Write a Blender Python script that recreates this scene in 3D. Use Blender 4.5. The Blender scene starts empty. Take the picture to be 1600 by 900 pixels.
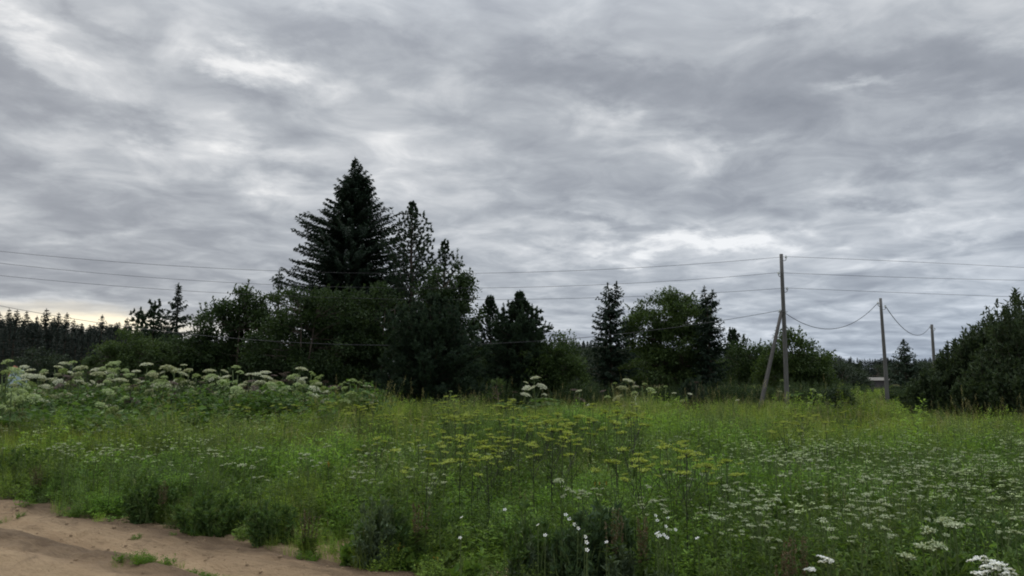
import bpy, math, random
import numpy as np
from math import radians, sin, cos, tan, pi, atan2, asin, sqrt
from mathutils import Vector

S = bpy.context.scene
C = S.collection
rng = np.random.default_rng(7)

# ------------------------------------------------------------------ camera
F = 1164.0                      # focal length in pixels of a 1600 px wide frame
PITCH = radians(6.86)
CH = 1.9                        # eye height
cam_d = bpy.data.cameras.new('camera')
cam_d.sensor_width = 36
cam_d.lens = 36 * F / 1600
cam_d.clip_start = 0.1
cam_d.clip_end = 6000
cam = bpy.data.objects.new('camera', cam_d)
cam.location = (0, 0, CH)
cam.rotation_euler = (radians(90) + PITCH, 0, 0)
C.objects.link(cam)
S.camera = cam


def ray(px, py):
    u = (px - 800) / F
    v = (450 - py) / F
    return np.array([u, cos(PITCH) - v * sin(PITCH), sin(PITCH) + v * cos(PITCH)])


def at(px, py, Y):
    """world point at depth Y (metres in front of the camera) seen at a pixel of the photograph"""
    d = ray(px, py)
    t = Y / d[1]
    return np.array([d[0] * t, Y, CH + d[2] * t])


# ------------------------------------------------------------------ world, sun, exposure
SUN_AZ, SUN_EL = radians(-38), radians(30)
W = bpy.data.worlds.new('World')
S.world = W
W.use_nodes = True
nt = W.node_tree
for n in list(nt.nodes):
    nt.nodes.remove(n)


class NB:
    """tiny node builder"""
    def __init__(s, nt):
        s.nt = nt

    def new(s, t, **k):
        n = s.nt.nodes.new(t)
        for a, b in k.items():
            setattr(n, a, b)
        return n

    def put(s, sock, v):
        if isinstance(v, bpy.types.NodeSocket):
            s.nt.links.new(v, sock)
        else:
            sock.default_value = v

    def m(s, op, a, b=0.0, c=0.0, clamp=False):
        n = s.new('ShaderNodeMath', operation=op, use_clamp=clamp)
        s.put(n.inputs[0], a)
        s.put(n.inputs[1], b)
        s.put(n.inputs[2], c)
        return n.outputs[0]

    def noise(s, vec, scale, detail=4, rough=.55, dist=0.0, lac=2.0):
        n = s.new('ShaderNodeTexNoise')
        if vec is not None:
            s.put(n.inputs['Vector'], vec)
        s.put(n.inputs['Scale'], scale)
        n.inputs['Detail'].default_value = detail
        n.inputs['Roughness'].default_value = rough
        n.inputs['Lacunarity'].default_value = lac
        n.inputs['Distortion'].default_value = dist
        return n

    def xyz(s, x, y, z=0.0):
        n = s.new('ShaderNodeCombineXYZ')
        s.put(n.inputs[0], x)
        s.put(n.inputs[1], y)
        s.put(n.inputs[2], z)
        return n.outputs[0]

    def ramp(s, f, stops, interp='LINEAR'):
        n = s.new('ShaderNodeValToRGB')
        s.put(n.inputs[0], f)
        e = n.color_ramp.elements
        while len(e) < len(stops):
            e.new(.5)
        for q, (p, c) in zip(e, stops):
            q.position = p
            q.color = (*c, 1)
        n.color_ramp.interpolation = interp
        return n.outputs[0]

    def mix(s, f, a, b, mode='MIX'):
        n = s.new('ShaderNodeMix', data_type='RGBA', blend_type=mode)
        s.put(n.inputs[0], f)
        for i, v in ((6, a), (7, b)):
            if isinstance(v, tuple):
                v = (*v[:3], 1)
            s.put(n.inputs[i], v)
        return n.outputs[2]


B = NB(nt)
tc = B.new('ShaderNodeTexCoord')
sep = B.new('ShaderNodeSeparateXYZ')
nt.links.new(tc.outputs['Generated'], sep.inputs[0])
X, Y, Z = sep.outputs
az = B.m('ARCTAN2', X, Y)
el = B.m('ARCSINE', Z)
# cloud layer seen in perspective: direction projected on a high level plane
zz = B.m('ADD', B.m('MAXIMUM', Z, 0.0), 0.13)
plx = B.m('DIVIDE', X, zz)
ply = B.m('DIVIDE', Y, zz)
ca, sa = cos(radians(-14)), sin(radians(-14))
prx = B.m('ADD', B.m('MULTIPLY', plx, ca * .95), B.m('MULTIPLY', ply, -sa * .95))
pry = B.m('ADD', B.m('MULTIPLY', plx, sa * 1.0), B.m('MULTIPLY', ply, ca * 1.0))
pl = B.xyz(prx, pry, 3.7)
n1 = B.noise(pl, 1.5, 5, .5, .35)
n2 = B.noise(pl, 4.2, 5, .55, .5)
n3 = B.noise(pl, .65, 3, .5, .2)
pl2 = B.xyz(B.m('ADD', B.m('MULTIPLY', plx, 2.2), B.m('MULTIPLY', ply, .9)), B.m('SUBTRACT', B.m('MULTIPLY', ply, 4.2), B.m('MULTIPLY', plx, 1.5)), 1.3)
n4 = B.noise(pl2, 1.0, 6, .62, .8)
wa = B.noise(B.xyz(az, B.m('MULTIPLY', el, 2.4), 0.0), 8.0, 6, .62)
ws = B.new('ShaderNodeSeparateColor')
nt.links.new(wa.outputs['Color'], ws.inputs[0])
azw = B.m('ADD', az, B.m('MULTIPLY', B.m('SUBTRACT', ws.outputs[0], .5), .22))
elw = B.m('ADD', el, B.m('MULTIPLY', B.m('SUBTRACT', ws.outputs[1], .5), .12))


def blob(px, py, rx, ry, amp, tilt=0.0, crisp=False):
    d = ray(px, py)
    a0, e0 = atan2(d[0], d[1]), asin(d[2] / np.linalg.norm(d))
    da = B.m('SUBTRACT', azw, a0)
    de = B.m('SUBTRACT', elw, e0)
    if crisp:
        de = B.m('SUBTRACT', B.m('ADD', el, B.m('MULTIPLY', B.m('SUBTRACT', ws.outputs[1], .5), .03)), e0)
    if tilt:
        de = B.m('ADD', de, B.m('MULTIPLY', da, tilt))
    qa = B.m('POWER', B.m('MULTIPLY', B.m('ABSOLUTE', da), F / rx), 2.0)
    qe = B.m('POWER', B.m('MULTIPLY', B.m('ABSOLUTE', de), F / ry), 2.0)
    return B.m('MULTIPLY', B.m('EXPONENT', B.m('MULTIPLY', B.m('ADD', qa, qe), -1.0)), amp)


BLOBS = [
    (405, 105, 95, 28, .55, .1), (50, 75, 110, 26, .26, .55), (375, 225, 70, 22, .22, .25), (930, 190, 60, 28, .26, 0),
    (1335, 140, 50, 13, .34, .15), (1570, 40, 90, 50, .16, 0), (985, 388, 190, 17, .34, -.05), (1150, 362, 90, 18, .30, 0),
    (60, 215, 150, 26, .12, .1), (60, 345, 160, 18, .16, 0), (1500, 355, 170, 34, .2, 0), (1130, 235, 190, 24, .16, 0),
    (770, 300, 170, 40, .16, .1), (420, 290, 60, 16, .14, .1), (560, 35, 140, 16, .1, .1), (20, 465, 200, 8, .12, 0),
    (1470, 180, 120, 14, .12, .1), (700, 215, 90, 30, .08, .1), (1380, 290, 160, 16, .14, 0), (640, 150, 90, 14, .12, .2),
    (60, 130, 150, 34, -.26, .25), (140, 28, 60, 17, -.22, .2), (200, 195, 70, 18, -.2, .4), (980, 120, 190, 34, -.28, .15),
    (1130, 178, 190, 36, -.26, .12), (1400, 95, 150, 34, -.28, .2), (1225, 42, 55, 15, -.22, .1), (840, 112, 90, 28, -.16, .1),
    (1530, 235, 150, 30, -.26, .1), (930, 345, 110, 12, -.3, .05), (330, 290, 90, 14, -.12, .1), (470, 272, 60, 12, -.14, .1),
    (1560, 120, 90, 22, -.14, .1), (560, 70, 200, 22, -.12, .1), (1392, 324, 50, 9, -.18, .1), (1545, 383, 50, 8, -.16, .1),
    (395, 155, 70, 14, -.18, .15), (900, 405, 90, 7, -.1, .05), (250, 320, 260, 26, -.1, .1), (200, 430, 360, 34, -.2, 0), (150, 370, 300, 30, -.12, 0), (60, 300, 200, 24, -.1, 0),
    (1000, 490, 500, 40, .05, 0),
]
v = B.m('MULTIPLY', B.m('SUBTRACT', n1.outputs[0], .5), .80)
v = B.m('ADD', v, B.m('MULTIPLY', B.m('SUBTRACT', n2.outputs[0], .5), 1.10))
v = B.m('ADD', v, B.m('MULTIPLY', B.m('SUBTRACT', n3.outputs[0], .5), .25))
v = B.m('ADD', v, B.m('MULTIPLY', B.m('SUBTRACT', n4.outputs[0], .5), .22))
v = B.m('ADD', v, .53)
for b in BLOBS:
    v = B.m('ADD', v, blob(*b))
# overcast luminance rises slowly toward the zenith outside the frame
col = B.ramp(v, [(0.0, (.232, .250, .286)), (.30, (.302, .322, .358)), (.52, (.395, .418, .450)),
                 (.75, (.545, .562, .585)), (1.0, (.80, .80, .80))])
# cooler toward the right horizon, warm gap under the cloud edge on the left
cool = B.m('MULTIPLY', B.m('EXPONENT', B.m('MULTIPLY', B.m('MAXIMUM', el, 0.0), -7.0)),
           B.m('MULTIPLY', B.m('ADD', az, .45), .8, clamp=True))
col = B.mix(B.m('MULTIPLY', cool, 1.0, clamp=True), col, (.82, .95, 1.12), 'MULTIPLY')
glow = B.m('ADD', blob(125, 500, 120, 11, 1.0, 0, True), blob(20, 474, 90, 5, .25, 0, True))
glow = B.m('ADD', glow, blob(150, 512, 240, 10, .25, 0, True))
col = B.mix(B.m('MULTIPLY', glow, 1.0, clamp=True), col, (1.05, .93, .70))
zen = B.m('ADD', 1.0, B.m('MULTIPLY', B.m('SMOOTH_MAX', B.m('SUBTRACT', Z, .42), 0.0, .1), 4.4))
sc = B.new('ShaderNodeVectorMath', operation='SCALE')
nt.links.new(col, sc.inputs[0])
B.put(sc.inputs['Scale'], B.m('MULTIPLY', zen, 10.0))
sky = B.new('ShaderNodeTexSky', sky_type='NISHITA')
sky.sun_disc = False
sky.sun_elevation = SUN_EL
sky.sun_rotation = SUN_AZ
fin = B.mix(.985, sky.outputs[0], sc.outputs[0])
bg = B.new('ShaderNodeBackground')
B.put(bg.inputs[0], fin)
bg.inputs[1].default_value = .1
wo = B.new('ShaderNodeOutputWorld')
nt.links.new(bg.outputs[0], wo.inputs[0])

sun_d = bpy.data.lights.new('sun', 'SUN')
sun_d.energy = 1.3
sun_d.angle = radians(50)
sun_d.color = (1, .93, .82)
sun = bpy.data.objects.new('sun', sun_d)
sdir = Vector((sin(SUN_AZ) * cos(SUN_EL), cos(SUN_AZ) * cos(SUN_EL), sin(SUN_EL)))
sun.rotation_euler = sdir.to_track_quat('Z', 'Y').to_euler()
C.objects.link(sun)

S.view_settings.view_transform = 'Standard'
S.view_settings.look = 'None'
S.view_settings.exposure = .2
S.view_settings.gamma = 1
S.cycles.max_bounces = 5
S.cycles.diffuse_bounces = 3
S.cycles.glossy_bounces = 2
S.cycles.transmission_bounces = 3
S.cycles.transparent_max_bounces = 4
S.cycles.filter_width = 1.9
S.world.cycles.sampling_method = 'AUTOMATIC'


# ------------------------------------------------------------------ object helpers
def tag(o, label=None, cat=None, group=None, kind=None):
    if label: o['label'] = label
    if cat: o['category'] = cat
    if group: o['group'] = group
    if kind: o['kind'] = kind
    return o


def empty(name, loc=(0, 0, 0), rz=0):
    o = bpy.data.objects.new(name, None)
    o.empty_display_size = .2
    o.location = loc
    o.rotation_euler = (0, 0, rz)
    C.objects.link(o)
    return o


def link(name, me, parent=None, loc=(0, 0, 0), coll=None):
    o = bpy.data.objects.new(name, me)
    o.location = loc
    (coll or C).objects.link(o)
    if parent is not None:
        o.parent = parent
    return o


def copy_tree(root, loc=None, rz=None, scale=None):
    r = root.copy()
    C.objects.link(r)
    for ch in root.children:
        c = ch.copy()
        C.objects.link(c)
        c.parent = r
        for g in ch.children:
            d = g.copy()
            C.objects.link(d)
            d.parent = c
    if loc is not None: r.location = loc
    if rz is not None: r.rotation_euler = (r.rotation_euler[0], r.rotation_euler[1], rz)
    if scale is not None: r.scale = scale
    return r


def unit(a):
    a = np.asarray(a, float)
    return a / np.maximum(np.linalg.norm(a, axis=-1, keepdims=True), 1e-9)


class G:
    """collects triangles in numpy arrays and links them as ONE mesh"""
    def __init__(s):
        s.V, s.T, s.M, s.R, s.n = [], [], [], [], 0
        s.smooth = []

    def add(s, V, T, mat=0, var=None, smooth=False):
        V = np.asarray(V, float).reshape(-1, 3)
        T = np.asarray(T, int).reshape(-1, 3)
        s.V.append(V)
        s.T.append(T + s.n)
        s.M.append(np.full(len(T), mat))
        s.R.append(np.full(len(T), .5) if var is None else np.broadcast_to(np.asarray(var, float), (len(T),)))
        s.smooth.append(np.full(len(T), smooth))
        s.n += len(V)

    # one rhombus leaf per row, slightly folded
    def leaves(s, P, D, N, L, Wd, mat=0, var=None, mid=.42, fold=.12):
        P, D, N = np.asarray(P, float), unit(D), np.asarray(N, float)
        n = len(P)
        if n == 0: return
        L = np.broadcast_to(np.asarray(L, float), (n,))[:, None]
        Wd = np.broadcast_to(np.asarray(Wd, float), (n,))[:, None]
        side = unit(np.cross(D, N))
        up = np.cross(side, D)
        a = P
        b = P + D * L * mid + side * Wd / 2 + up * L * fold
        c = P + D * L
        d = P + D * L * mid - side * Wd / 2 + up * L * fold
        V = np.stack([a, b, c, d], 1).reshape(-1, 3)
        i = np.arange(n)[:, None] * 4
        T = np.concatenate([i + [0, 1, 2], i + [0, 2, 3]], 1).reshape(-1, 3)
        if var is None: var = rng.random(n)
        s.add(V, T, mat, np.repeat(np.broadcast_to(var, (n,)), 2))

    # bent blades of grass: 5 points, 3 triangles
    def blades(s, P, H, lean, Wd, mat=0, var=None):
        n = len(P)
        ang = rng.random(n) * 2 * pi
        side = np.stack([np.cos(ang), np.sin(ang), np.zeros(n)], 1)
        H = np.broadcast_to(H, (n,))[:, None]
        Wd = np.broadcast_to(Wd, (n,))[:, None]
        up = np.array([0, 0, 1.])
        m = P + up * H * .55 + lean * .28
        t = P + up * H + lean
        V = np.stack([P - side * Wd / 2, P + side * Wd / 2, m - side * Wd * .38, m + side * Wd * .38, t], 1).reshape(-1, 3)
        i = np.arange(n)[:, None] * 5
        T = np.concatenate([i + [0, 1, 2], i + [1, 3, 2], i + [2, 3, 4]], 1).reshape(-1, 3)
        if var is None: var = rng.random(n)
        s.add(V, T, mat, np.repeat(var, 3))

    def tube(s, pts, rad, seg=6, mat=0, var=.5, cap=True, smooth=True):
        pts = np.asarray(pts, float)
        rad = np.broadcast_to(np.asarray(rad, float), (len(pts),))
        tan_ = np.gradient(pts, axis=0)
        tan_ = unit(tan_)
        ref = np.array([1., 0, 0]) if abs(tan_[0][0]) < .8 else np.array([0, 1., 0])
        a = unit(ref - tan_ * (tan_ @ ref)[:, None])
        b = np.cross(tan_, a)
        th = np.arange(seg) / seg * 2 * pi
        V = (pts[:, None] + rad[:, None, None] * (a[:, None] * np.cos(th)[None, :, None] + b[:, None] * np.sin(th)[None, :, None])).reshape(-1, 3)
        T = []
        for k in range(len(pts) - 1):
            for j in range(seg):
                p, q = k * seg + j, k * seg + (j + 1) % seg
                T += [(p, q, q + seg), (p, q + seg, p + seg)]
        if cap:
            e = (len(pts) - 1) * seg
            T += [(e, e + j, e + j + 1) for j in range(1, seg - 1)]
            T += [(0, j + 1, j) for j in range(1, seg - 1)]
        s.add(V, T, mat, var, smooth)

    def box(s, c, d, mat=0, var=.5):
        c, d = np.array(c, float), np.array(d, float) / 2
        V = np.array([[x, y, z] for z in (-1, 1) for y in (-1, 1) for x in (-1, 1)]) * d + c
        T = [(0, 2, 1), (1, 2, 3), (4, 5, 6), (5, 7, 6), (0, 1, 4), (1, 5, 4), (2, 6, 3), (3, 6, 7), (0, 4, 2), (2, 4, 6), (1, 3, 5), (3, 7, 5)]
        s.add(V, T, mat, var)

    def mesh(s, name, mats):
        V = np.concatenate(s.V)
        T = np.concatenate(s.T)
        me = bpy.data.meshes.new(name)
        me.vertices.add(len(V))
        me.vertices.foreach_set('co', V.astype(np.float32).ravel())
        me.loops.add(len(T) * 3)
        me.loops.foreach_set('vertex_index', T.astype(np.int32).ravel())
        me.polygons.add(len(T))
        me.polygons.foreach_set('loop_start', np.arange(len(T), dtype=np.int32) * 3)
        me.polygons.foreach_set('loop_total', np.full(len(T), 3, dtype=np.int32))
        me.polygons.foreach_set('material_index', np.concatenate(s.M).astype(np.int32))
        me.polygons.foreach_set('use_smooth', np.concatenate(s.smooth))
        at_ = me.attributes.new('var', 'FLOAT', 'FACE')
        at_.data.foreach_set('value', np.concatenate(s.R).astype(np.float32))
        for m in (mats if isinstance(mats, (list, tuple)) else [mats]):
            me.materials.append(m)
        me.update()
        me.validate()
        return me


# ------------------------------------------------------------------ materials
def new_mat(name):
    m = bpy.data.materials.new(name)
    m.use_nodes = True
    t = m.node_tree
    for n in list(t.nodes): t.nodes.remove(n)
    b = NB(t)
    out = b.new('ShaderNodeOutputMaterial')
    return m, b, out


def foliage(name, dark, light, trans=.3, rough=.65, tinted=False, big=0.0, spec=.25):
    """leaf: colour differs from leaf to leaf, some light passes through"""
    m, b, out = new_mat(name)
    at1 = b.new('ShaderNodeAttribute', attribute_name='var', attribute_type='GEOMETRY')
    col = b.mix(at1.outputs['Fac'], dark, light)
    if tinted:
        at2 = b.new('ShaderNodeAttribute', attribute_name='tint', attribute_type='INSTANCER')
        col = b.mix(1.0, col, at2.outputs['Color'], 'MULTIPLY')
    elif big:
        g = b.new('ShaderNodeNewGeometry')
        n = b.noise(g.outputs['Position'], big, 3, .5)
        col = b.mix(b.m('MULTIPLY', n.outputs[0], .8), col, tuple(min(1, q * 1.7) for q in light))
    p = b.new('ShaderNodeBsdfPrincipled')
    b.put(p.inputs['Base Color'], col)
    p.inputs['Roughness'].default_value = rough
    p.inputs['Specular IOR Level'].default_value = spec
    tr = b.new('ShaderNodeBsdfTranslucent')
    b.put(tr.inputs[0], b.mix(1.0, col, (1.15, 1.15, .6), 'MULTIPLY'))
    mx = b.new('ShaderNodeMixShader')
    mx.inputs[0].default_value = trans
    b.nt.links.new(p.outputs[0], mx.inputs[1])
    b.nt.links.new(tr.outputs[0], mx.inputs[2])
    b.nt.links.new(mx.outputs[0], out.inputs[0])
    return m


def solid(name, c1, c2, scale=8, rough=.85, bump=.3, stretch=(1, 1, 1), metal=0, detail=6, spec=.3):
    m, b, out = new_mat(name)
    tcn = b.new('ShaderNodeTexCoord')
    mp = b.new('ShaderNodeMapping')
    b.nt.links.new(tcn.outputs['Object'], mp.inputs[0])
    mp.inputs['Scale'].default_value = stretch
    n = b.noise(mp.outputs[0], scale, detail, .6)
    f = b.ramp(n.outputs[0], [(.3, (0, 0, 0)), (.7, (1, 1, 1))])
    p = b.new('ShaderNodeBsdfPrincipled')
    b.put(p.inputs['Base Color'], b.mix(f, c1, c2))
    p.inputs['Roughness'].default_value = rough
    p.inputs['Metallic'].default_value = metal
    p.inputs['Specular IOR Level'].default_value = spec
    if bump:
        bn = b.new('ShaderNodeBump')
        bn.inputs['Strength'].default_value = bump
        bn.inputs['Distance'].default_value = .02
        b.nt.links.new(n.outputs[0], bn.inputs['Height'])
        b.nt.links.new(bn.outputs[0], p.inputs['Normal'])
    b.nt.links.new(p.outputs[0], out.inputs[0])
    return m


MT = {}
MT['spruce'] = foliage('spruce_needles', (.010, .022, .014), (.022, .044, .022), .12)
MT['spruce_blue'] = foliage('spruce_needles_open', (.014, .028, .018), (.032, .058, .030), .15)
MT['pine'] = foliage('pine_needles', (.020, .038, .024), (.048, .080, .042), .2)
MT['young_pine'] = foliage('young_pine_needles', (.018, .036, .024), (.046, .074, .040), .2)
MT['alder'] = foliage('alder_leaves', (.018, .036, .014), (.050, .082, .026), .3)
MT['willow'] = foliage('willow_leaves', (.028, .052, .018), (.078, .120, .036), .35)
MT['thicket'] = foliage('thicket_leaves', (.022, .040, .020), (.062, .088, .042), .3)
MT['pale_bush'] = foliage('pale_bush_leaves', (.036, .062, .022), (.080, .120, .042), .3)
MT['far_tree'] = foliage('far_conifer_needles', (.016, .026, .022), (.030, .044, .034), .1)
MT['far_leaf'] = foliage('far_leafy_foliage', (.026, .040, .026), (.048, .068, .040), .2)
MT['bark'] = solid('bark', (.045, .036, .028), (.11, .09, .07), 12, .95, .6, (1, 1, .25))
MT['grass'] = foliage('grass_blades', (.085, .125, .024), (.200, .250, .060), .45, tinted=True)
MT['straw'] = foliage('grass_seed_heads', (.13, .12, .055), (.22, .19, .10), .25, tinted=True)
MT['herb'] = foliage('herb_leaves', (.060, .105, .022), (.160, .225, .050), .45, tinted=True)
MT['herb_grey'] = foliage('grey_herb_leaves', (.065, .095, .036), (.160, .195, .085), .4, tinted=True)
MT['stalk'] = foliage('green_stalks', (.06, .10, .03), (.11, .15, .05), .1)
MT['dark_stalk'] = foliage('dark_stalks', (.018, .024, .014), (.045, .055, .028), .1)
MT['white_petal'] = foliage('white_florets', (.20, .25, .13), (.46, .51, .35), .25)
MT['pure_petal'] = foliage('pure_white_petals', (.72, .74, .76), (.86, .87, .88), .25)
MT['cream'] = foliage('cream_umbel_florets', (.34, .37, .26), (.62, .63, .50), .2)
MT['green_cream'] = foliage('greenish_umbel_florets', (.22, .30, .12), (.42, .50, .24), .2)
MT['brown_umbel'] = foliage('withered_umbel', (.060, .042, .036), (.150, .112, .095), .1)
MT['yellow_umbel'] = foliage('yellow_green_florets', (.14, .19, .022), (.34, .40, .050), .25)
MT['hog_leaf'] = foliage('hogweed_leaves', (.032, .076, .022), (.105, .185, .046), .4)
MT['bright_leaf'] = foliage('bright_green_leaves', (.07, .135, .026), (.15, .24, .045), .4)
MT['pink'] = foliage('pink_florets', (.30, .10, .26), (.48, .20, .42), .3)
MT['orange'] = foliage('orange_yellow_florets', (.30, .17, .02), (.45, .32, .04), .2)
MT['rust'] = foliage('rusty_seed_spikes', (.072, .052, .028), (.14, .10, .05), .15)
MT['wood'] = solid('weathered_pole_wood', (.062, .060, .057), (.150, .146, .140), 14, .9, .5, (3, 3, .12))
MT['dark_wood'] = solid('dark_brace_wood', (.030, .029, .027), (.082, .077, .071), 14, .9, .5, (3, 3, .12))
MT['porcelain'] = solid('insulator_porcelain', (.30, .33, .32), (.45, .48, .47), 6, .3, 0, spec=.6)
MT['steel'] = solid('dark_hook_steel', (.05, .05, .055), (.10, .09, .08), 20, .6, .1, metal=.6)
MT['wire'] = solid('wire_metal', (.035, .035, .04), (.05, .05, .055), 4, .6, 0, metal=.3)
MT['cable'] = solid('grey_cable_sheath', (.05, .05, .055), (.07, .07, .075), 4, .6, 0)
MT['shed_roof'] = solid('pale_corrugated_roof', (.13, .122, .11), (.20, .19, .17), 5, .8, .1)
MT['board'] = solid('dark_weathered_boards', (.050, .046, .052), (.095, .085, .090), 10, .9, .3, (4, 4, .5))
MT['tarp'] = solid('pale_blue_tarpaulin', (.22, .30, .33), (.36, .44, .46), 5, .5, .3)
MT['orange_cloth'] = solid('faded_orange_cloth', (.28, .11, .07), (.38, .18, .12), 6, .8, .2)


# ------------------------------------------------------------------ value noise for the terrain
_r = np.random.default_rng(3).random((256, 256))


def vn(x, y):
    x, y = np.asarray(x, float), np.asarray(y, float)
    xi, yi = np.floor(x).astype(int), np.floor(y).astype(int)
    fx, fy = x - xi, y - yi
    fx, fy = fx * fx * (3 - 2 * fx), fy * fy * (3 - 2 * fy)
    g = lambda a, b: _r[a % 256, b % 256]
    return (g(xi, yi) * (1 - fx) + g(xi + 1, yi) * fx) * (1 - fy) + (g(xi, yi + 1) * (1 - fx) + g(xi + 1, yi + 1) * fx) * fy - .5


def fbm(x, y, o=4):
    a, s = 0, 1.0
    for k in range(o):
        a = a + vn(x * 2 ** k + 17 * k, y * 2 ** k + 31 * k) * s
        s *= .5
    return a


RD = np.array([.835, -.549])      # along the track
RN = np.array([.549, .835])       # across it, towards the meadow
EDGE = 5.62


def sm(a, b, x):
    t = np.clip((x - a) / (b - a), 0, 1)
    return t * t * (3 - 2 * t)


def meadow_h(x, y):
    h = .22 * fbm(x * .07, y * .07, 3)
    h = h + .42 * np.exp(-(((x - 1.6) / 4.6) ** 2 + ((y - 17.5) / 3.6) ** 2))
    h = h + .15 * np.exp(-(((x + 12) / 12) ** 2 + ((y - 26) / 4.) ** 2))
    far = sm(60, 200, np.hypot(x, y))
    return h * (1 - far)


def edge_at(x, y):
    """how far a point lies on the meadow side of the ragged verge"""
    x, y = np.asarray(x, float), np.asarray(y, float)
    t = x * RN[0] + y * RN[1]
    s = x * RD[0] + y * RD[1]
    return t - EDGE - .45 * fbm(s * .35, t * .2, 3) - .18 * vn(s * 2.1, t * 1.5)


def ground_h(x, y):
    e = edge_at(x, y)
    k = sm(-.15, .5, e)
    fine = .05 * fbm(x * 1.3, y * 1.3, 3)
    back = sm(-9.6, -8.8, e)        # the track's other side, behind the camera
    k = np.maximum(k, 1 - back)
    return meadow_h(x, y) * k + fine * k - .30 * (1 - k) - .02


def road_h(x, y):
    t = x * RN[0] + y * RN[1]
    s = x * RD[0] + y * RD[1]
    w = t + .10 * fbm(s * .25, t * .1, 2)
    h = .0 * w
    h = h - .12 * np.exp(-((w - 5.0) / .24) ** 2) + .10 * np.exp(-((w - 4.5) / .20) ** 2)
    h = h - .12 * np.exp(-((w - 3.6) / .30) ** 2) + .09 * np.exp(-((w - 4.05) / .14) ** 2)
    h = h + .05 * np.exp(-((w - 2.6) / .4) ** 2) - .06 * np.exp(-((w - 1.6) / .35) ** 2)
    h = h + .05 * np.exp(-((w - 5.55) / .22) ** 2)
    h = h + .055 * fbm(s * .8, t * 4.0, 4) + .040 * fbm(s * 4., t * 8., 3) + .02 * fbm(s * 9 + 7, t * 14., 2)
    return h - .06


# ------------------------------------------------------------------ ground
def axis(lo, hi, fine_lo, fine_hi, step, grow=1.09):
    a = list(np.arange(fine_lo, fine_hi, step))
    d, x = step, fine_hi
    while x < hi:
        a.append(x)
        d *= grow
        x += d
    a.append(hi)
    d, x = step, fine_lo
    while x > lo:
        d *= grow
        x -= d
        a.append(max(x, lo))
    return np.unique(np.array(a))


def sheet(name, xs, ys, hf, mat, kind='structure'):
    gx, gy = np.meshgrid(xs, ys, indexing='ij')
    z = hf(gx, gy)
    V = np.stack([gx, gy, z], -1).reshape(-1, 3)
    n, m = len(xs), len(ys)
    i = (np.arange(n - 1)[:, None] * m + np.arange(m - 1)[None]).ravel()
    T = np.concatenate([np.stack([i, i + m, i + m + 1], 1), np.stack([i, i + m + 1, i + 1], 1)])
    g = G()
    g.add(V, T, 0, .5, True)
    return tag(link(name, g.mesh(name, mat)), kind=kind)


def ground_material():
    m, b, out = new_mat('meadow_soil')
    g = b.new('ShaderNodeNewGeometry')
    n = b.noise(g.outputs['Position'], .25, 6, .6)
    n2 = b.noise(g.outputs['Position'], 9, 6, .65)
    c = b.mix(b.ramp(n.outputs[0], [(.35, (0, 0, 0)), (.65, (1, 1, 1))]), (.050, .060, .024), (.085, .090, .036))
    c = b.mix(b.ramp(n2.outputs[0], [(.45, (0, 0, 0)), (.7, (1, 1, 1))]), c, (.12, .092, .062))
    p = b.new('ShaderNodeBsdfPrincipled')
    b.put(p.inputs['Base Color'], c)
    p.inputs['Roughness'].default_value = 1
    p.inputs['Specular IOR Level'].default_value = .1
    bn = b.new('ShaderNodeBump')
    bn.inputs['Strength'].default_value = .8
    bn.inputs['Distance'].default_value = .05
    b.nt.links.new(n2.outputs[0], bn.inputs['Height'])
    b.nt.links.new(bn.outputs[0], p.inputs['Normal'])
    b.nt.links.new(p.outputs[0], out.inputs[0])
    return m


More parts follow.
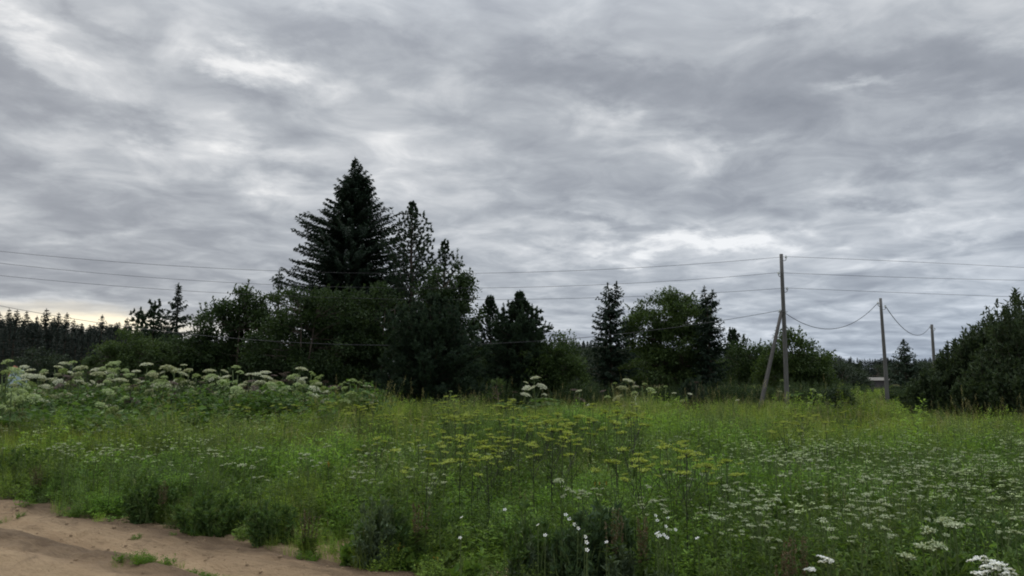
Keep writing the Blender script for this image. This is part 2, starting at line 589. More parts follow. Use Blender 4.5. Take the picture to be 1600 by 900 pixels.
def road_material():
    m, b, out = new_mat('sandy_track')
    g = b.new('ShaderNodeNewGeometry')
    mp = b.new('ShaderNodeMapping', vector_type='POINT')
    mp.inputs['Rotation'].default_value = (0, 0, atan2(.549, .835))
    b.nt.links.new(g.outputs['Position'], mp.inputs[0])
    sx = b.new('ShaderNodeSeparateXYZ')
    b.nt.links.new(mp.outputs[0], sx.inputs[0])
    st = b.xyz(b.m('MULTIPLY', sx.outputs[0], .32), b.m('MULTIPLY', sx.outputs[1], 1.7), 0.0)
    n1 = b.noise(st, 1.1, 8, .62, .4)
    n2 = b.noise(st, 4.5, 8, .7, .3)
    n3 = b.noise(g.outputs['Position'], 38, 6, .7)
    n4 = b.noise(g.outputs['Position'], 3.2, 7, .66, .6)
    c = b.mix(b.ramp(n1.outputs[0], [(.32, (0, 0, 0)), (.66, (1, 1, 1))]), (.300, .200, .112), (.540, .395, .240))
    c = b.mix(b.ramp(n2.outputs[0], [(.50, (0, 0, 0)), (.74, (.75, .75, .75))]), c, (.105, .070, .042))
    c = b.mix(b.ramp(n4.outputs[0], [(.58, (0, 0, 0)), (.70, (.55, .55, .55))]), c, (.090, .060, .038))
    c = b.mix(b.m('MULTIPLY', n3.outputs[0], .35), c, (.38, .29, .19))
    # churned darker earth between the wheel lanes and along the verge
    wv = b.m('ADD', sx.outputs[1], b.m('MULTIPLY', b.m('SUBTRACT', n1.outputs[0], .5), .9))

    def band(c0, wd, amp):
        q = b.m('POWER', b.m('MULTIPLY', b.m('ABSOLUTE', b.m('SUBTRACT', wv, c0)), 1 / wd), 2.0)
        return b.m('MULTIPLY', b.m('EXPONENT', b.m('MULTIPLY', q, -1.0)), amp)
    dk = b.m('ADD', band(4.50, .30, 1.0), band(5.70, .34, 1.1))
    dk = b.m('ADD', dk, band(2.5, .5, .6))
    dk = b.m('MULTIPLY', dk, b.m('ADD', .25, b.m('MULTIPLY', n2.outputs[0], 1.35)), clamp=True)
    c = b.mix(dk, c, (.145, .100, .062))
    p = b.new('ShaderNodeBsdfPrincipled')
    b.put(p.inputs['Base Color'], c)
    p.inputs['Roughness'].default_value = .95
    p.inputs['Specular IOR Level'].default_value = .15
    h = b.m('ADD', b.m('MULTIPLY', n2.outputs[0], 1.0), b.m('MULTIPLY', n3.outputs[0], .35))
    h = b.m('ADD', h, b.m('MULTIPLY', n4.outputs[0], .8))
    bn = b.new('ShaderNodeBump')
    bn.inputs['Strength'].default_value = 1.0
    bn.inputs['Distance'].default_value = .12
    b.put(bn.inputs['Height'], h)
    b.nt.links.new(bn.outputs[0], p.inputs['Normal'])
    b.nt.links.new(p.outputs[0], out.inputs[0])
    return m


sheet('ground', axis(-1500, 1500, -16, 12, .14), axis(-1500, 2500, -2, 24, .14), ground_h, ground_material())

# the track: a strip laid along its own direction
ss = np.arange(-34, 34, .11)
tt = np.arange(-4.6, 6.7, .055)
gs, gt = np.meshgrid(ss, tt, indexing='ij')
gx = gs * RD[0] + gt * RN[0]
gy = gs * RD[1] + gt * RN[1]
V = np.stack([gx, gy, road_h(gx, gy)], -1).reshape(-1, 3)
n_, m_ = len(ss), len(tt)
i_ = (np.arange(n_ - 1)[:, None] * m_ + np.arange(m_ - 1)[None]).ravel()
T = np.concatenate([np.stack([i_, i_ + m_, i_ + m_ + 1], 1), np.stack([i_, i_ + m_ + 1, i_ + 1], 1)])
g = G()
g.add(V, T, 0, .5, True)
tag(link('road', g.mesh('road', road_material())), kind='structure')


# ================================================================== TREES
def prof_fn(prof):
    z = np.array([p[0] for p in prof], float)
    r = np.array([p[1] for p in prof], float)
    return lambda q: np.interp(q, z, r)


def lumps(seed, n=7, amp=.25):
    """irregular outline: a smooth function of azimuth and height"""
    q = np.random.default_rng(seed)
    k = q.uniform(0, 6.28, (n, 2))
    f = q.integers(1, 5, n)
    fz = q.uniform(.3, 1.6, n)
    return lambda a, z: 1 + amp * sum(np.sin(f[i] * a + fz[i] * z + k[i, 0]) for i in range(n)) / sqrt(n)


def spruce_mesh(h, prof, seed, step=.30, spacing=.13, per=4, droop=.30, z0=.4, spray=.30, rough=.22, leaders=((0, 0, 0),),
                bare_top=.0, width=.075, amp=.22, nbr=(7, 11)):
    """trunk mesh and crown mesh of a spruce; leaders: (dx, dy, height drop) of extra tops"""
    q = np.random.default_rng(seed)
    pf = prof_fn(prof)
    lp = lumps(seed, 7, amp)
    crown, limb = G(), G()
    split = h * .72
    limb.tube([(0, 0, -.2), (.02, 0, h * .35), (0, .02, split), (leaders[0][0], leaders[0][1], h - leaders[0][2])],
              [h * .014 + .03, h * .011 + .02, h * .006 + .01, .01], 8, 0)
    for ld in leaders[1:]:
        limb.tube([(0, 0, split * .95), (ld[0] * .8, ld[1] * .8, split + (h - ld[2] - split) * .4), (ld[0], ld[1], h - ld[2])], [h * .005, h * .004, .01], 6, 0)
    P, D, L = [], [], []
    z = z0
    while z < h - .12:
        t = z / h
        R = max(.05, float(pf(z)) * 1.10 - spray * .35 * min(1, max(0, (h - z) / 3)))
        nb = int(q.integers(nbr[0], nbr[1])) if t < .9 else int(q.integers(4, 7))
        a0 = q.uniform(0, 6.28)
        for k in range(nb):
            ld = leaders[int(q.integers(len(leaders)))]
            if z > split:
                if z > h - ld[2] - .15: continue
                f = (z - split) / max(h - ld[2] - split, .1)
                ox, oy = ld[0] * min(1, f * 1.5), ld[1] * min(1, f * 1.5)
                rr = R / (1 + .12 * (len(leaders) - 1))
            else:
                ox = oy = 0
                rr = R
            a = a0 + k * 6.283 / nb + q.uniform(-.3, .3)
            ln = max(.07, rr * lp(a, z) * (1 - rough * q.random() ** 1.5))
            n = max(2, int(ln / spacing))
            s = (np.arange(n) + q.random(n) * .6) / n
            s = s[s > .12 * (ln > 1)]
            up0 = .40 * max(0, t - .55) * 2
            zz = z + ln * ((up0 - droop * (1 - t)) * s + (.18 + .12 * q.random()) * s ** 2) + q.uniform(-.22, .22) * min(1, ln)
            pos = np.stack([ox + cos(a) * ln * s, oy + sin(a) * ln * s, zz], 1)
            bd = np.array([cos(a), sin(a), .05])
            sd = np.array([-sin(a), cos(a), 0])
            taper = (1 - .55 * s)
            for w in range(per):
                sg = 1 if w % 2 else -1
                d = bd * q.uniform(.4, 1.1, (len(s), 1)) + sd * sg * q.uniform(.25, 1.1, (len(s), 1)) + np.array([0, 0, 1]) * q.uniform(-1.0, .16, (len(s), 1))
                P.append(pos + q.normal(0, .03, pos.shape))
                D.append(d)
                L.append(spray * (.5 + q.random(len(s))) * np.maximum(taper, .45) * min(1, .55 + ln * .3))
            if ln > .8 and k % 2 == 0:
                e = min(len(pos) - 1, int(len(pos) * .8))
                limb.tube([(ox, oy, z), tuple((np.array([ox, oy, z]) + pos[e]) / 2 + [0, 0, -.03]), tuple(pos[e])], [.012 + .008 * ln, .01, .005], 4, 0, cap=False)
        z += step * q.uniform(.7, 1.3) * (1.15 if t < .8 else .7)
    P, D, L = np.concatenate(P), np.concatenate(D), np.concatenate(L)
    N = q.normal(0, .6, P.shape) + [0, 0, 1.0]
    shade = np.clip(q.normal(.45, .25, len(P)), 0, 1)
    crown.leaves(P, D, N, L, L * .0 + width * q.uniform(.7, 1.5, len(P)) + L * .12, 0, shade)
    # leader tips
    for ld in leaders:
        k = 40
        zz = h - ld[2] - q.random(k) * h * .05
        pp = np.stack([np.full(k, ld[0]), np.full(k, ld[1]), zz], 1)
        dd = np.stack([q.normal(0, .5, k), q.normal(0, .5, k), np.full(k, .9)], 1)
        crown.leaves(pp, dd, q.normal(0, 1, (k, 3)), q.uniform(.08, .22, k), .04)
    return limb, crown


def pine_mesh(h, prof, seed, z0=1.0, step=.55, per=9, upsweep=.55, tuft=.20, amp=.3, fill=1.0, nbr=(4, 7), leaders=((0, 0, 0),), needle=.035, candle=.5):
    """open crown: long branches with side twigs that end in brushes of needles"""
    q = np.random.default_rng(seed)
    pf = prof_fn(prof)
    lp = lumps(seed, 6, amp)
    limb, crown = G(), G()
    limb.tube([(0, 0, -.2), (.05, 0, h * .4), (-.03, 0, h * .75), (leaders[0][0], leaders[0][1], h - leaders[0][2] - .1)],
              [h * .013 + .03, h * .01 + .02, h * .005 + .01, .012], 8, 0)
    TP, TD = [], []
    for ld in leaders[1:]:
        limb.tube([(0, 0, h * .45), (ld[0] * .8, ld[1] * .8, h * .62), (ld[0], ld[1], h - ld[2])], [h * .006, h * .005, .012], 6, 0)
    z = z0
    while z < h - .3:
        t = z / h
        nb = int(q.integers(*nbr))
        a0 = q.uniform(0, 6.28)
        for k in range(nb):
            ld = leaders[int(q.integers(len(leaders)))]
            if z > h - ld[2] - .2: continue
            f = np.clip((t - .45) / .3, 0, 1) if ld is not leaders[0] else np.clip(t, 0, 1)
            org = np.array([ld[0] * f, ld[1] * f, z])
            a = a0 + k * 6.283 / nb + q.uniform(-.35, .35)
            ln = max(.16, float(pf(z)) * lp(a, z) * q.uniform(.6, 1.08))
            n = max(3, int(ln / .22))
            s = np.linspace(.15, 1, n)
            rise = upsweep * (.35 + .9 * t)
            pts = org + np.stack([cos(a) * ln * s, sin(a) * ln * s, ln * (rise * s ** 1.6 - .08 * s)], 1)
            limb.tube([org, pts[n // 2], pts[-1]], [.012 + .012 * ln, .008 + .006 * ln, .006], 4, 0, cap=False)
            for j in range(n):
                m = max(1, int(per * (.12 + .30 * s[j]) * fill + q.random()))
                tw = q.uniform(.22, .55, (m, 1)) * (1.15 - .5 * s[j]) * min(1, .30 + ln * .3) * (1 - .55 * max(0, t - .6) / .4)
                dd = np.array([cos(a), sin(a), 0]) * q.uniform(.1, 1, (m, 1)) + np.array([-sin(a), cos(a), 0]) * q.uniform(-.9, .9, (m, 1)) + np.array([0, 0, 1]) * q.uniform(.0, .9, (m, 1))
                dd = unit(dd)
                for e in (.15, .36, .57, .78, 1.0):
                    TP.append(pts[j] + dd * tw * e)
                    TD.append(dd + [0, 0, .2])
            if q.random() < candle + .3 * t:
                kc = 6
                cz = np.linspace(.04, .12 + .22 * min(1, ln), kc)[:, None]
                TP.append(pts[-1] + np.array([cos(a) * .15, sin(a) * .15, 1]) * cz)
                TD.append(np.tile([0, 0, 1.], (kc, 1)) + q.normal(0, .1, (kc, 3)))
        z += step * q.uniform(.75, 1.25) * (1 - .35 * t)
    for ld in leaders:
        k = 14
        zz = np.linspace(h - ld[2] - h * .10, h - ld[2], k)
        TP.append(np.stack([np.full(k, ld[0]), np.full(k, ld[1]), zz], 1))
        TD.append(np.tile([0, 0, 1.], (k, 1)))
    TP, TD = np.concatenate(TP), np.concatenate(TD)
    kk = 6
    P = np.repeat(TP, kk, 0)
    D = np.repeat(TD, kk, 0) + q.normal(0, .55, (len(TP) * kk, 3))
    v = np.repeat(np.clip(q.normal(.5, .25, len(TP)), 0, 1), kk)
    crown.leaves(P, D, q.normal(0, 1, P.shape), tuft * .62 * q.uniform(.6, 1.2, len(P)), needle * q.uniform(.8, 1.4, len(P)), 0, np.clip(v + q.normal(0, .12, len(v)), 0, 1))
    return limb, crown


def leafy_mesh(h, lobes, seed, nclump=150, per=110, leaf=.17, clump=.55, drop=.15, stems=1, shell=.55, spread=.35, wide=.55, sprig=0):
    """broadleaf tree: lobes are (x, y, z, rx, ry, rz); limbs run to leaf clumps spread through them"""
    q = np.random.default_rng(seed)
    limb, crown = G(), G()
    lobes = np.array(lobes, float)
    wgt = lobes[:, 3] * lobes[:, 4] * lobes[:, 5]
    pick = q.choice(len(lobes), nclump, p=wgt / wgt.sum())
    u = unit(q.normal(0, 1, (nclump, 3)))
    rad = q.random(nclump) ** (1 / 3.) * (1 - shell) + shell
    rad = rad * q.uniform(.8, 1.12, nclump)
    cp = lobes[pick, :3] + u * lobes[pick, 3:] * rad[:, None]
    cp[:, 2] = np.maximum(cp[:, 2], .35)
    forks = []
    for s in range(stems):
        a = q.uniform(0, 6.28)
        lean = spread * (s > 0)
        base = np.array([cos(a) * .15 * (stems > 1), sin(a) * .15 * (stems > 1), -.2])
        top = np.array([cos(a) * lean * h * .4, sin(a) * lean * h * .4, h * q.uniform(.6, .8)])
        mid = (base + top) / 2 + q.normal(0, .15, 3)
        limb.tube([base, mid, top], [h * .016 / sqrt(stems) + .02, h * .010 / sqrt(stems) + .015, .02], 7, 0)
        for f in (.35, .5, .65, .8, 1.0):
            forks.append(base + (mid - base) * f * 2 if f < .5 else mid + (top - mid) * (f - .5) * 2)
    forks = np.array(forks)
    for k in range(nclump):
        below = forks - cp[k]
        dist = np.linalg.norm(below, axis=1) + 2.0 * np.maximum(below[:, 2], 0)
        o = forks[np.argmin(dist)]
        m = (o + cp[k]) / 2 + q.normal(0, .12, 3)
        if k % 2 == 0:
            limb.tube([o, m, cp[k]], [.035, .022, .008], 4, 0, cap=False)
    n = nclump * per
    c = np.repeat(cp, per, 0)
    size = np.repeat(clump * q.uniform(.6, 1.35, nclump), per)
    off = unit(q.normal(0, 1, (n, 3))) * (q.random(n) ** .5)[:, None] * size[:, None] * [1.15, 1.15, .75]
    P = c + off
    out = unit(P - np.array([lobes[:, 0].mean(), lobes[:, 1].mean(), lobes[:, 2].mean() - h * .15]))
    D = out * .6 + q.normal(0, .6, (n, 3)) + [0, 0, -drop]
    N = q.normal(0, .55, (n, 3)) + [0, 0, .9]
    v = np.repeat(np.clip(q.normal(.45, .22, nclump), 0, 1), per)
    crown.leaves(P, D, N, leaf * q.uniform(.6, 1.3, n), leaf * wide * q.uniform(.7, 1.2, n), 0, np.clip(v + q.normal(0, .2, n), 0, 1))
    if sprig:
        ms = sprig
        i = q.integers(0, nclump, ms)
        top = cp[i]
        dirs = unit(unit(top - lobes[:, :3].mean(0)) * .8 + q.normal(0, .3, (ms, 3)) + [0, 0, .75])
        ln = q.uniform(.5, 1.3, ms) * clump * 1.5
        kk = 26
        f = np.tile(np.linspace(.2, 1, kk), ms)
        P = np.repeat(top, kk, 0) + np.repeat(dirs * ln[:, None], kk, 0) * f[:, None]
        D = np.repeat(dirs, kk, 0) * .8 + q.normal(0, .6, (ms * kk, 3))
        crown.leaves(P, D, q.normal(0, 1, P.shape), leaf * .8, leaf * wide * .7, 0)
        for j in range(ms):
            limb.tube([top[j], top[j] + dirs[j] * ln[j]], [.008, .004], 3, 0, cap=False)
    return limb, crown


def shrub_mesh(h, rx, ry, seed, nstem=60, leaf=.10, per=70, wide=.32, lean=.55, top=None):
    """many slender stems fanning up from the ground, narrow leaves all along them"""
    q = np.random.default_rng(seed)
    limb, crown = G(), G()
    for k in range(nstem):
        a = q.uniform(0, 6.28)
        r = q.random() ** .5
        b = np.array([cos(a) * rx * .45 * r, sin(a) * ry * .45 * r, -.1])
        e = np.array([cos(a) * rx * r, sin(a) * ry * r, 0])
        hh = h * (1 - .42 * r ** 2) * q.uniform(.80, 1.03)
        if top is not None: hh *= top(e[0])
        e[2] = hh
        m = (b + e) / 2 + [0, 0, h * .08]
        s = np.linspace(0, 1, 9)[:, None]
        pts = b * (1 - s) ** 2 + 2 * m * s * (1 - s) + e * s ** 2 + q.normal(0, .02, (9, 3))
        limb.tube(pts[::2], np.linspace(.022, .004, 5), 4, 0, cap=False)
        n = per
        f = q.uniform(.10, 1.0, n)
        base = np.stack([np.interp(f, s[:, 0], pts[:, i]) for i in range(3)], 1)
        d = unit(e - b)
        tw = unit(q.normal(0, 1, (n, 3)) + d * .8) * (q.random(n) * .38 * (1.15 - f) * min(1.5, h / 2.4))[:, None]
        crown.leaves(base + tw, d * .8 + q.normal(0, .6, (n, 3)), q.normal(0, .6, (n, 3)) + [0, 0, .6], leaf * q.uniform(.7, 1.4, n), leaf * wide * q.uniform(.8, 1.3, n), 0)
    return limb, crown


def plant_tree(name, label, cat, xy, limb, crown, mat, group=None, rz=0., trunk='trunk', zoff=0.0):
    r = empty(name, (xy[0], xy[1], float(ground_h(xy[0], xy[1])) + zoff), rz)
    tag(r, label, cat, group)
    link(trunk, limb.mesh(trunk, MT['bark']), r)
    link('crown', crown.mesh('crown', mat if not isinstance(mat, str) else MT[mat]), r)
    return r


def base_xy(px, Y):
    """ground position of something whose foot stands at depth Y under image column px (near the horizon)"""
    return at(px, 600, Y)[:2]


def zpix(py, Y, px=800):
    return at(px, py, Y)[2]


def pprof(rows, Y, cx):
    """profile of a tree in metres from outline rows (py, left px, right px)"""
    out = []
    for py, l, r in rows:
        out.append((zpix(py, Y, cx), (r - l) / 2 / F * Y * 1.0))
    return sorted(out)


# --- the tall dark spruce
Yt = 52
hh = zpix(243, Yt)
pr = pprof([(243, 551, 553), (262, 544, 562), (290, 526, 582), (320, 506, 598), (345, 486, 612), (370, 462, 620), (400, 446, 626), (430, 438, 632), (470, 434, 640), (540, 440, 640), (620, 450, 640)], Yt, 540)
l, c = spruce_mesh(hh, pr, 11, step=.22, spacing=.12, per=6, droop=.30, spray=.42, rough=.30, leaders=((.12, 0, 0), (.38, 0, .45)), amp=.16, width=.06, nbr=(10, 14))
plant_tree('spruce_tree', 'tallest dark spruce towering above the middle tree clump', 'spruce', base_xy(543, Yt), l, c, 'spruce')

# --- open pine beside it and its side top
Yt = 50
hh = zpix(316, Yt)
pr = pprof([(316, 641, 644), (340, 634, 652), (370, 616, 670), (400, 602, 684), (440, 590, 700), (500, 580, 705), (600, 600, 690)], Yt, 640)
l, c = pine_mesh(hh, pr, 21, z0=1.5, step=.46, per=6, upsweep=.85, tuft=.22, amp=.2, needle=.040, nbr=(5, 7), candle=.3)
plant_tree('pine_tree', 'open crowned pine with upswept branches directly beside the tallest spruce', 'pine', base_xy(640, Yt), l, c, 'pine')
Yt = 51
hh = zpix(373, Yt)
pr = pprof([(373, 698, 700), (400, 690, 708), (430, 676, 722), (500, 670, 730), (600, 680, 720)], Yt, 696)
l, c = pine_mesh(hh, pr, 22, z0=2.5, step=.5, per=6, upsweep=.9, tuft=.22, amp=.35, needle=.04, candle=.3)
plant_tree('pine_tree', 'thin pine top poking out above the drooping birch crown', 'pine', base_xy(693, Yt), l, c, 'pine')

# --- birch / willow right of them
Yt = 47


def lobe(px, py, Y, wpx, hpx, cx, cY, deep=1.0):
    """crown lobe from an image ellipse, relative to a tree standing under column cx at depth cY"""
    p = at(px, py, Y)
    o = base_xy(cx, cY)
    return (p[0] - o[0], p[1] - o[1], p[2], wpx / F * Y, wpx / F * Y * deep, hpx / F * Y)


l, c = leafy_mesh(zpix(405, Yt), [lobe(700, 455, Yt, 38, 45, 690, Yt), lobe(715, 500, Yt, 32, 55, 690, Yt), lobe(680, 510, Yt, 42, 60, 690, Yt), lobe(700, 570, Yt, 40, 45, 690, Yt)],
                  31, nclump=200, per=95, leaf=.22, clump=.62, drop=.7, stems=2, spread=.12, sprig=50)
plant_tree('birch_tree', 'drooping fine-leaved birch on the shoulder of the tall pine', 'birch', base_xy(690, Yt), l, c, 'alder')

# --- small spruce behind the alder
Yt = 55
l, c = spruce_mesh(zpix(417, Yt), pprof([(417, 429, 431), (440, 420, 442), (470, 410, 450), (520, 400, 460), (600, 400, 460)], Yt, 430), 12, step=.5, spacing=.16, per=4, droop=.2, spray=.4, rough=.4, nbr=(4, 7))
plant_tree('spruce_tree', 'slim spruce top between the loose alder and the tallest spruce', 'spruce', base_xy(430, Yt), l, c, 'spruce_blue')

# --- alder group, left of the clump
Yt = 48
l, c = leafy_mesh(zpix(447, Yt), [lobe(380, 490, Yt, 34, 38, 372, Yt), lobe(345, 515, Yt, 34, 40, 372, Yt), lobe(400, 520, Yt, 34, 50, 372, Yt), lobe(330, 565, Yt, 40, 40, 372, Yt), lobe(385, 580, Yt, 45, 40, 372, Yt)],
                  32, nclump=230, per=95, leaf=.21, clump=.60, stems=3, spread=.3, sprig=70)
plant_tree('alder_tree', 'loose-crowned alder at the open end of the clump behind hogweeds', 'alder', base_xy(372, Yt), l, c, 'alder')
Yt = 43
l, c = leafy_mesh(zpix(442, Yt), [lobe(460, 490, Yt, 42, 38, 485, Yt), lobe(520, 495, Yt, 48, 44, 485, Yt), lobe(435, 545, Yt, 48, 50, 485, Yt), lobe(520, 560, Yt, 60, 55, 485, Yt), lobe(470, 590, Yt, 60, 38, 485, Yt)],
                  33, nclump=300, per=100, leaf=.20, clump=.62, stems=3, spread=.3, sprig=80)
plant_tree('alder_tree', 'dense leafy alder in front of the tallest spruce, hogweeds at its foot', 'alder', base_xy(485, Yt), l, c, 'alder')
Yt = 45
l, c = leafy_mesh(zpix(440, Yt), [lobe(590, 500, Yt, 40, 55, 600, Yt), lobe(600, 570, Yt, 48, 50, 600, Yt)],
                  34, nclump=150, per=95, leaf=.20, clump=.6, stems=2, spread=.2, sprig=10)
plant_tree('alder_tree', 'shaded alder filling the gap between leafy alder and bushy young pine', 'alder', base_xy(600, Yt), l, c, 'alder')

# --- bushy young pine in front
Yt = 37
pr = pprof([(462, 672, 678), (490, 652, 700), (520, 625, 722), (555, 600, 742), (590, 590, 752), (620, 585, 755)], Yt, 672)
l, c = pine_mesh(zpix(458, Yt), pr, 23, z0=.3, step=.24, per=10, upsweep=.55, tuft=.20, amp=.16, fill=1.3, nbr=(8, 12), leaders=((0, 0, 0), (.45, .2, .35), (-.5, 0, .8)), needle=.034, candle=.5)
plant_tree('pine_tree', 'bushy young pine with candle-like shoots standing forward of the clump', 'pine', base_xy(672, Yt), l, c, 'young_pine')

# --- pines to the right of it
Yt = 50
pr = pprof([(463, 764, 766), (485, 758, 774), (505, 748, 786), (530, 740, 796), (600, 735, 800)], Yt, 765)
l, c = pine_mesh(zpix(461, Yt), pr, 24, z0=.8, step=.34, per=8, upsweep=.8, tuft=.22, amp=.15, needle=.04, nbr=(6, 9), candle=.3)
plant_tree('pine_tree', 'thin see-through pine between bushy young pine and spreading pine', 'pine', base_xy(766, Yt), l, c, 'pine')
Yt = 43
pr = pprof([(456, 811, 813), (475, 806, 820), (492, 794, 834), (508, 780, 850), (526, 766, 864), (560, 760, 868), (610, 765, 870)], Yt, 812)
l, c = pine_mesh(zpix(456, Yt), pr, 25, z0=.5, step=.30, per=10, upsweep=.5, tuft=.22, amp=.14, fill=1.3, nbr=(9, 12), leaders=((0, 0, 0),), needle=.038, candle=.3)
plant_tree('pine_tree', 'spreading pine with layered branches reaching out over the round sallow', 'pine', base_xy(812, Yt), l, c, 'pine')

Yt = 46
l, c = leafy_mesh(zpix(530, Yt), [lobe(790, 575, Yt, 34, 38, 790, Yt), lobe(825, 585, Yt, 30, 30, 790, Yt), lobe(765, 590, Yt, 28, 28, 790, Yt)], 44, nclump=90, per=95, leaf=.17, clump=.5, stems=3, sprig=12)
plant_tree('sallow_bush', 'dark low sallow hidden behind the spreading pine and the thin one', 'bush', base_xy(790, Yt), l, c, 'alder')

# --- round sallow
Yt = 42
l, c = leafy_mesh(zpix(522, Yt), [lobe(870, 570, Yt, 36, 42, 868, Yt), lobe(845, 580, Yt, 34, 36, 868, Yt), lobe(893, 590, Yt, 20, 26, 868, Yt)], 35, nclump=110, per=100, leaf=.16, clump=.48, stems=3, sprig=20)
plant_tree('sallow_bush', 'rounded sallow bush at the end of the middle clump', 'bush', base_xy(868, Yt), l, c, 'willow')

# --- clump right of the gap
Yt = 45
pr = pprof([(441, 957, 960), (465, 945, 975), (490, 932, 985), (520, 924, 992), (560, 922, 995), (615, 925, 995)], Yt, 957)
l, c = spruce_mesh(zpix(441, Yt), pr, 13, step=.26, spacing=.12, per=5, droop=.16, spray=.38, rough=.3, leaders=((-.12, 0, .1), (.42, 0, 0)), amp=.16, width=.055, nbr=(7, 11))
plant_tree('spruce_tree', 'twin-topped spruce on the gap side of the big round willow', 'spruce', base_xy(955, Yt), l, c, 'spruce')
Yt = 47
l, c = leafy_mesh(zpix(452, Yt), [lobe(1035, 492, Yt, 38, 34, 1045, Yt), lobe(1070, 500, Yt, 36, 34, 1045, Yt), lobe(1008, 520, Yt, 34, 40, 1045, Yt), lobe(1060, 545, Yt, 48, 40, 1045, Yt), lobe(1020, 580, Yt, 50, 36, 1045, Yt), lobe(1085, 585, Yt, 40, 36, 1045, Yt)],
                  36, nclump=290, per=100, leaf=.20, clump=.60, stems=4, spread=.4, sprig=80)
plant_tree('willow_tree', 'big round-headed willow between two twin-topped spruces', 'willow', base_xy(1045, Yt), l, c, 'willow')
Yt = 45
pr = pprof([(450, 1104, 1107), (480, 1094, 1124), (505, 1088, 1132), (530, 1082, 1138), (570, 1080, 1140), (615, 1080, 1140)], Yt, 1110)
l, c = spruce_mesh(zpix(449, Yt), pr, 14, step=.26, spacing=.12, per=5, droop=.14, spray=.36, rough=.3, leaders=((-.2, 0, 0), (.32, 0, .25)), amp=.16, width=.05, nbr=(7, 11))
plant_tree('spruce_tree', 'twin-topped spruce with thin pale tips on the pole side of the willow', 'spruce', base_xy(1110, Yt), l, c, 'spruce')

# --- trees behind the pole
Yt = 62
l, c = pine_mesh(zpix(513, Yt), pprof([(513, 1145, 1150), (530, 1138, 1158), (560, 1130, 1165), (610, 1130, 1165)], Yt, 1148), 26, z0=.5, step=.4, per=8, upsweep=.5, tuft=.24, needle=.045, nbr=(6, 9))
plant_tree('pine_tree', 'small pine tip peeping out behind the pale-tipped twin spruce', 'pine', base_xy(1148, Yt), l, c, 'pine')
Yt = 56
l, c = leafy_mesh(zpix(528, Yt), [lobe(1170, 568, Yt, 28, 34, 1165, Yt), lobe(1145, 575, Yt, 26, 30, 1165, Yt), lobe(1195, 580, Yt, 24, 30, 1165, Yt)], 37, nclump=90, per=90, leaf=.2, clump=.6, stems=2, sprig=20)
plant_tree('alder_tree', 'low dark alder behind the leaning brace of the power pole', 'alder', base_xy(1165, Yt), l, c, 'alder')
Yt = 50
l, c = leafy_mesh(zpix(518, Yt), [lobe(1232, 555, Yt, 34, 34, 1240, Yt), lobe(1262, 575, Yt, 34, 34, 1240, Yt), lobe(1215, 585, Yt, 30, 32, 1240, Yt), lobe(1278, 595, Yt, 28, 22, 1240, Yt)], 38, nclump=150, per=100, leaf=.19, clump=.55, stems=4, sprig=40)
plant_tree('willow_tree', 'rounded willow right behind the braced power pole', 'willow', base_xy(1240, Yt), l, c, 'willow')

# --- further bushes between the poles
for i, (px, py, w, Yt, lab) in enumerate([
        (1322, 572, 30, 76, 'grey-green bush behind the clipped-looking small bush'),
        (1300, 560, 26, 90, 'dark rounded bush just past the willow behind the braced pole'),
        (1342, 588, 12, 100, 'low bush half hidden by the second power pole'),
        (1372, 568, 26, 145, 'dark distant tree above the pale shed roof'),
        (1445, 568, 24, 84, 'low tree between the cone-shaped spruce and the third power pole'),
        (1478, 556, 12, 80, 'thin whippy young tree beside the third power pole'),
        (905, 543, 24, 92, 'dark rounded tree deep in the gap past the round sallow'),
        (925, 552, 20, 86, 'low dark tree in the gap beside the twin-topped spruce')]):
    dn = 604 - py
    l, c = leafy_mesh(zpix(py, Yt), [lobe(px, py + dn * .5, Yt, w * .9, dn * .5, px, Yt), lobe(px + w * .35, py + dn * .75, Yt, w * .7, dn * .35, px, Yt)], 60 + i, nclump=45, per=80, leaf=.24, clump=.7, stems=2, sprig=8)
    plant_tree('bush' if 'bush' in lab else 'leafy_tree', lab, 'bush' if 'bush' in lab else 'tree', base_xy(px, Yt), l, c, 'far_leaf')

# --- cone-shaped spruce between poles two and three
Yt = 50
pr = pprof([(533, 1412, 1417), (550, 1404, 1427), (570, 1394, 1438), (595, 1383, 1449), (630, 1378, 1452)], Yt, 1416)
l, c = spruce_mesh(zpix(533, Yt), pr, 15, step=.2, spacing=.12, per=4, droop=.05, spray=.26, rough=.2, z0=.1, amp=.12, width=.055, nbr=(9, 13))
plant_tree('spruce_tree', 'compact cone-shaped spruce between the second and third power poles', 'spruce', base_xy(1416, Yt), l, c, 'spruce_blue')

# --- little flat-topped bush beside the pole
Yt = 28.5
l, c = leafy_mesh(zpix(600, Yt), [lobe(1307, 613, Yt, 14, 11, 1309, Yt), lobe(1310, 626, Yt, 17, 14, 1309, Yt)], 39, nclump=34, per=110, leaf=.10, clump=.26, stems=3, shell=.4)
plant_tree('small_bush', 'small dense flat-topped bush standing alone in the grass past the braced pole', 'bush', base_xy(1309, Yt), l, c, 'thicket')

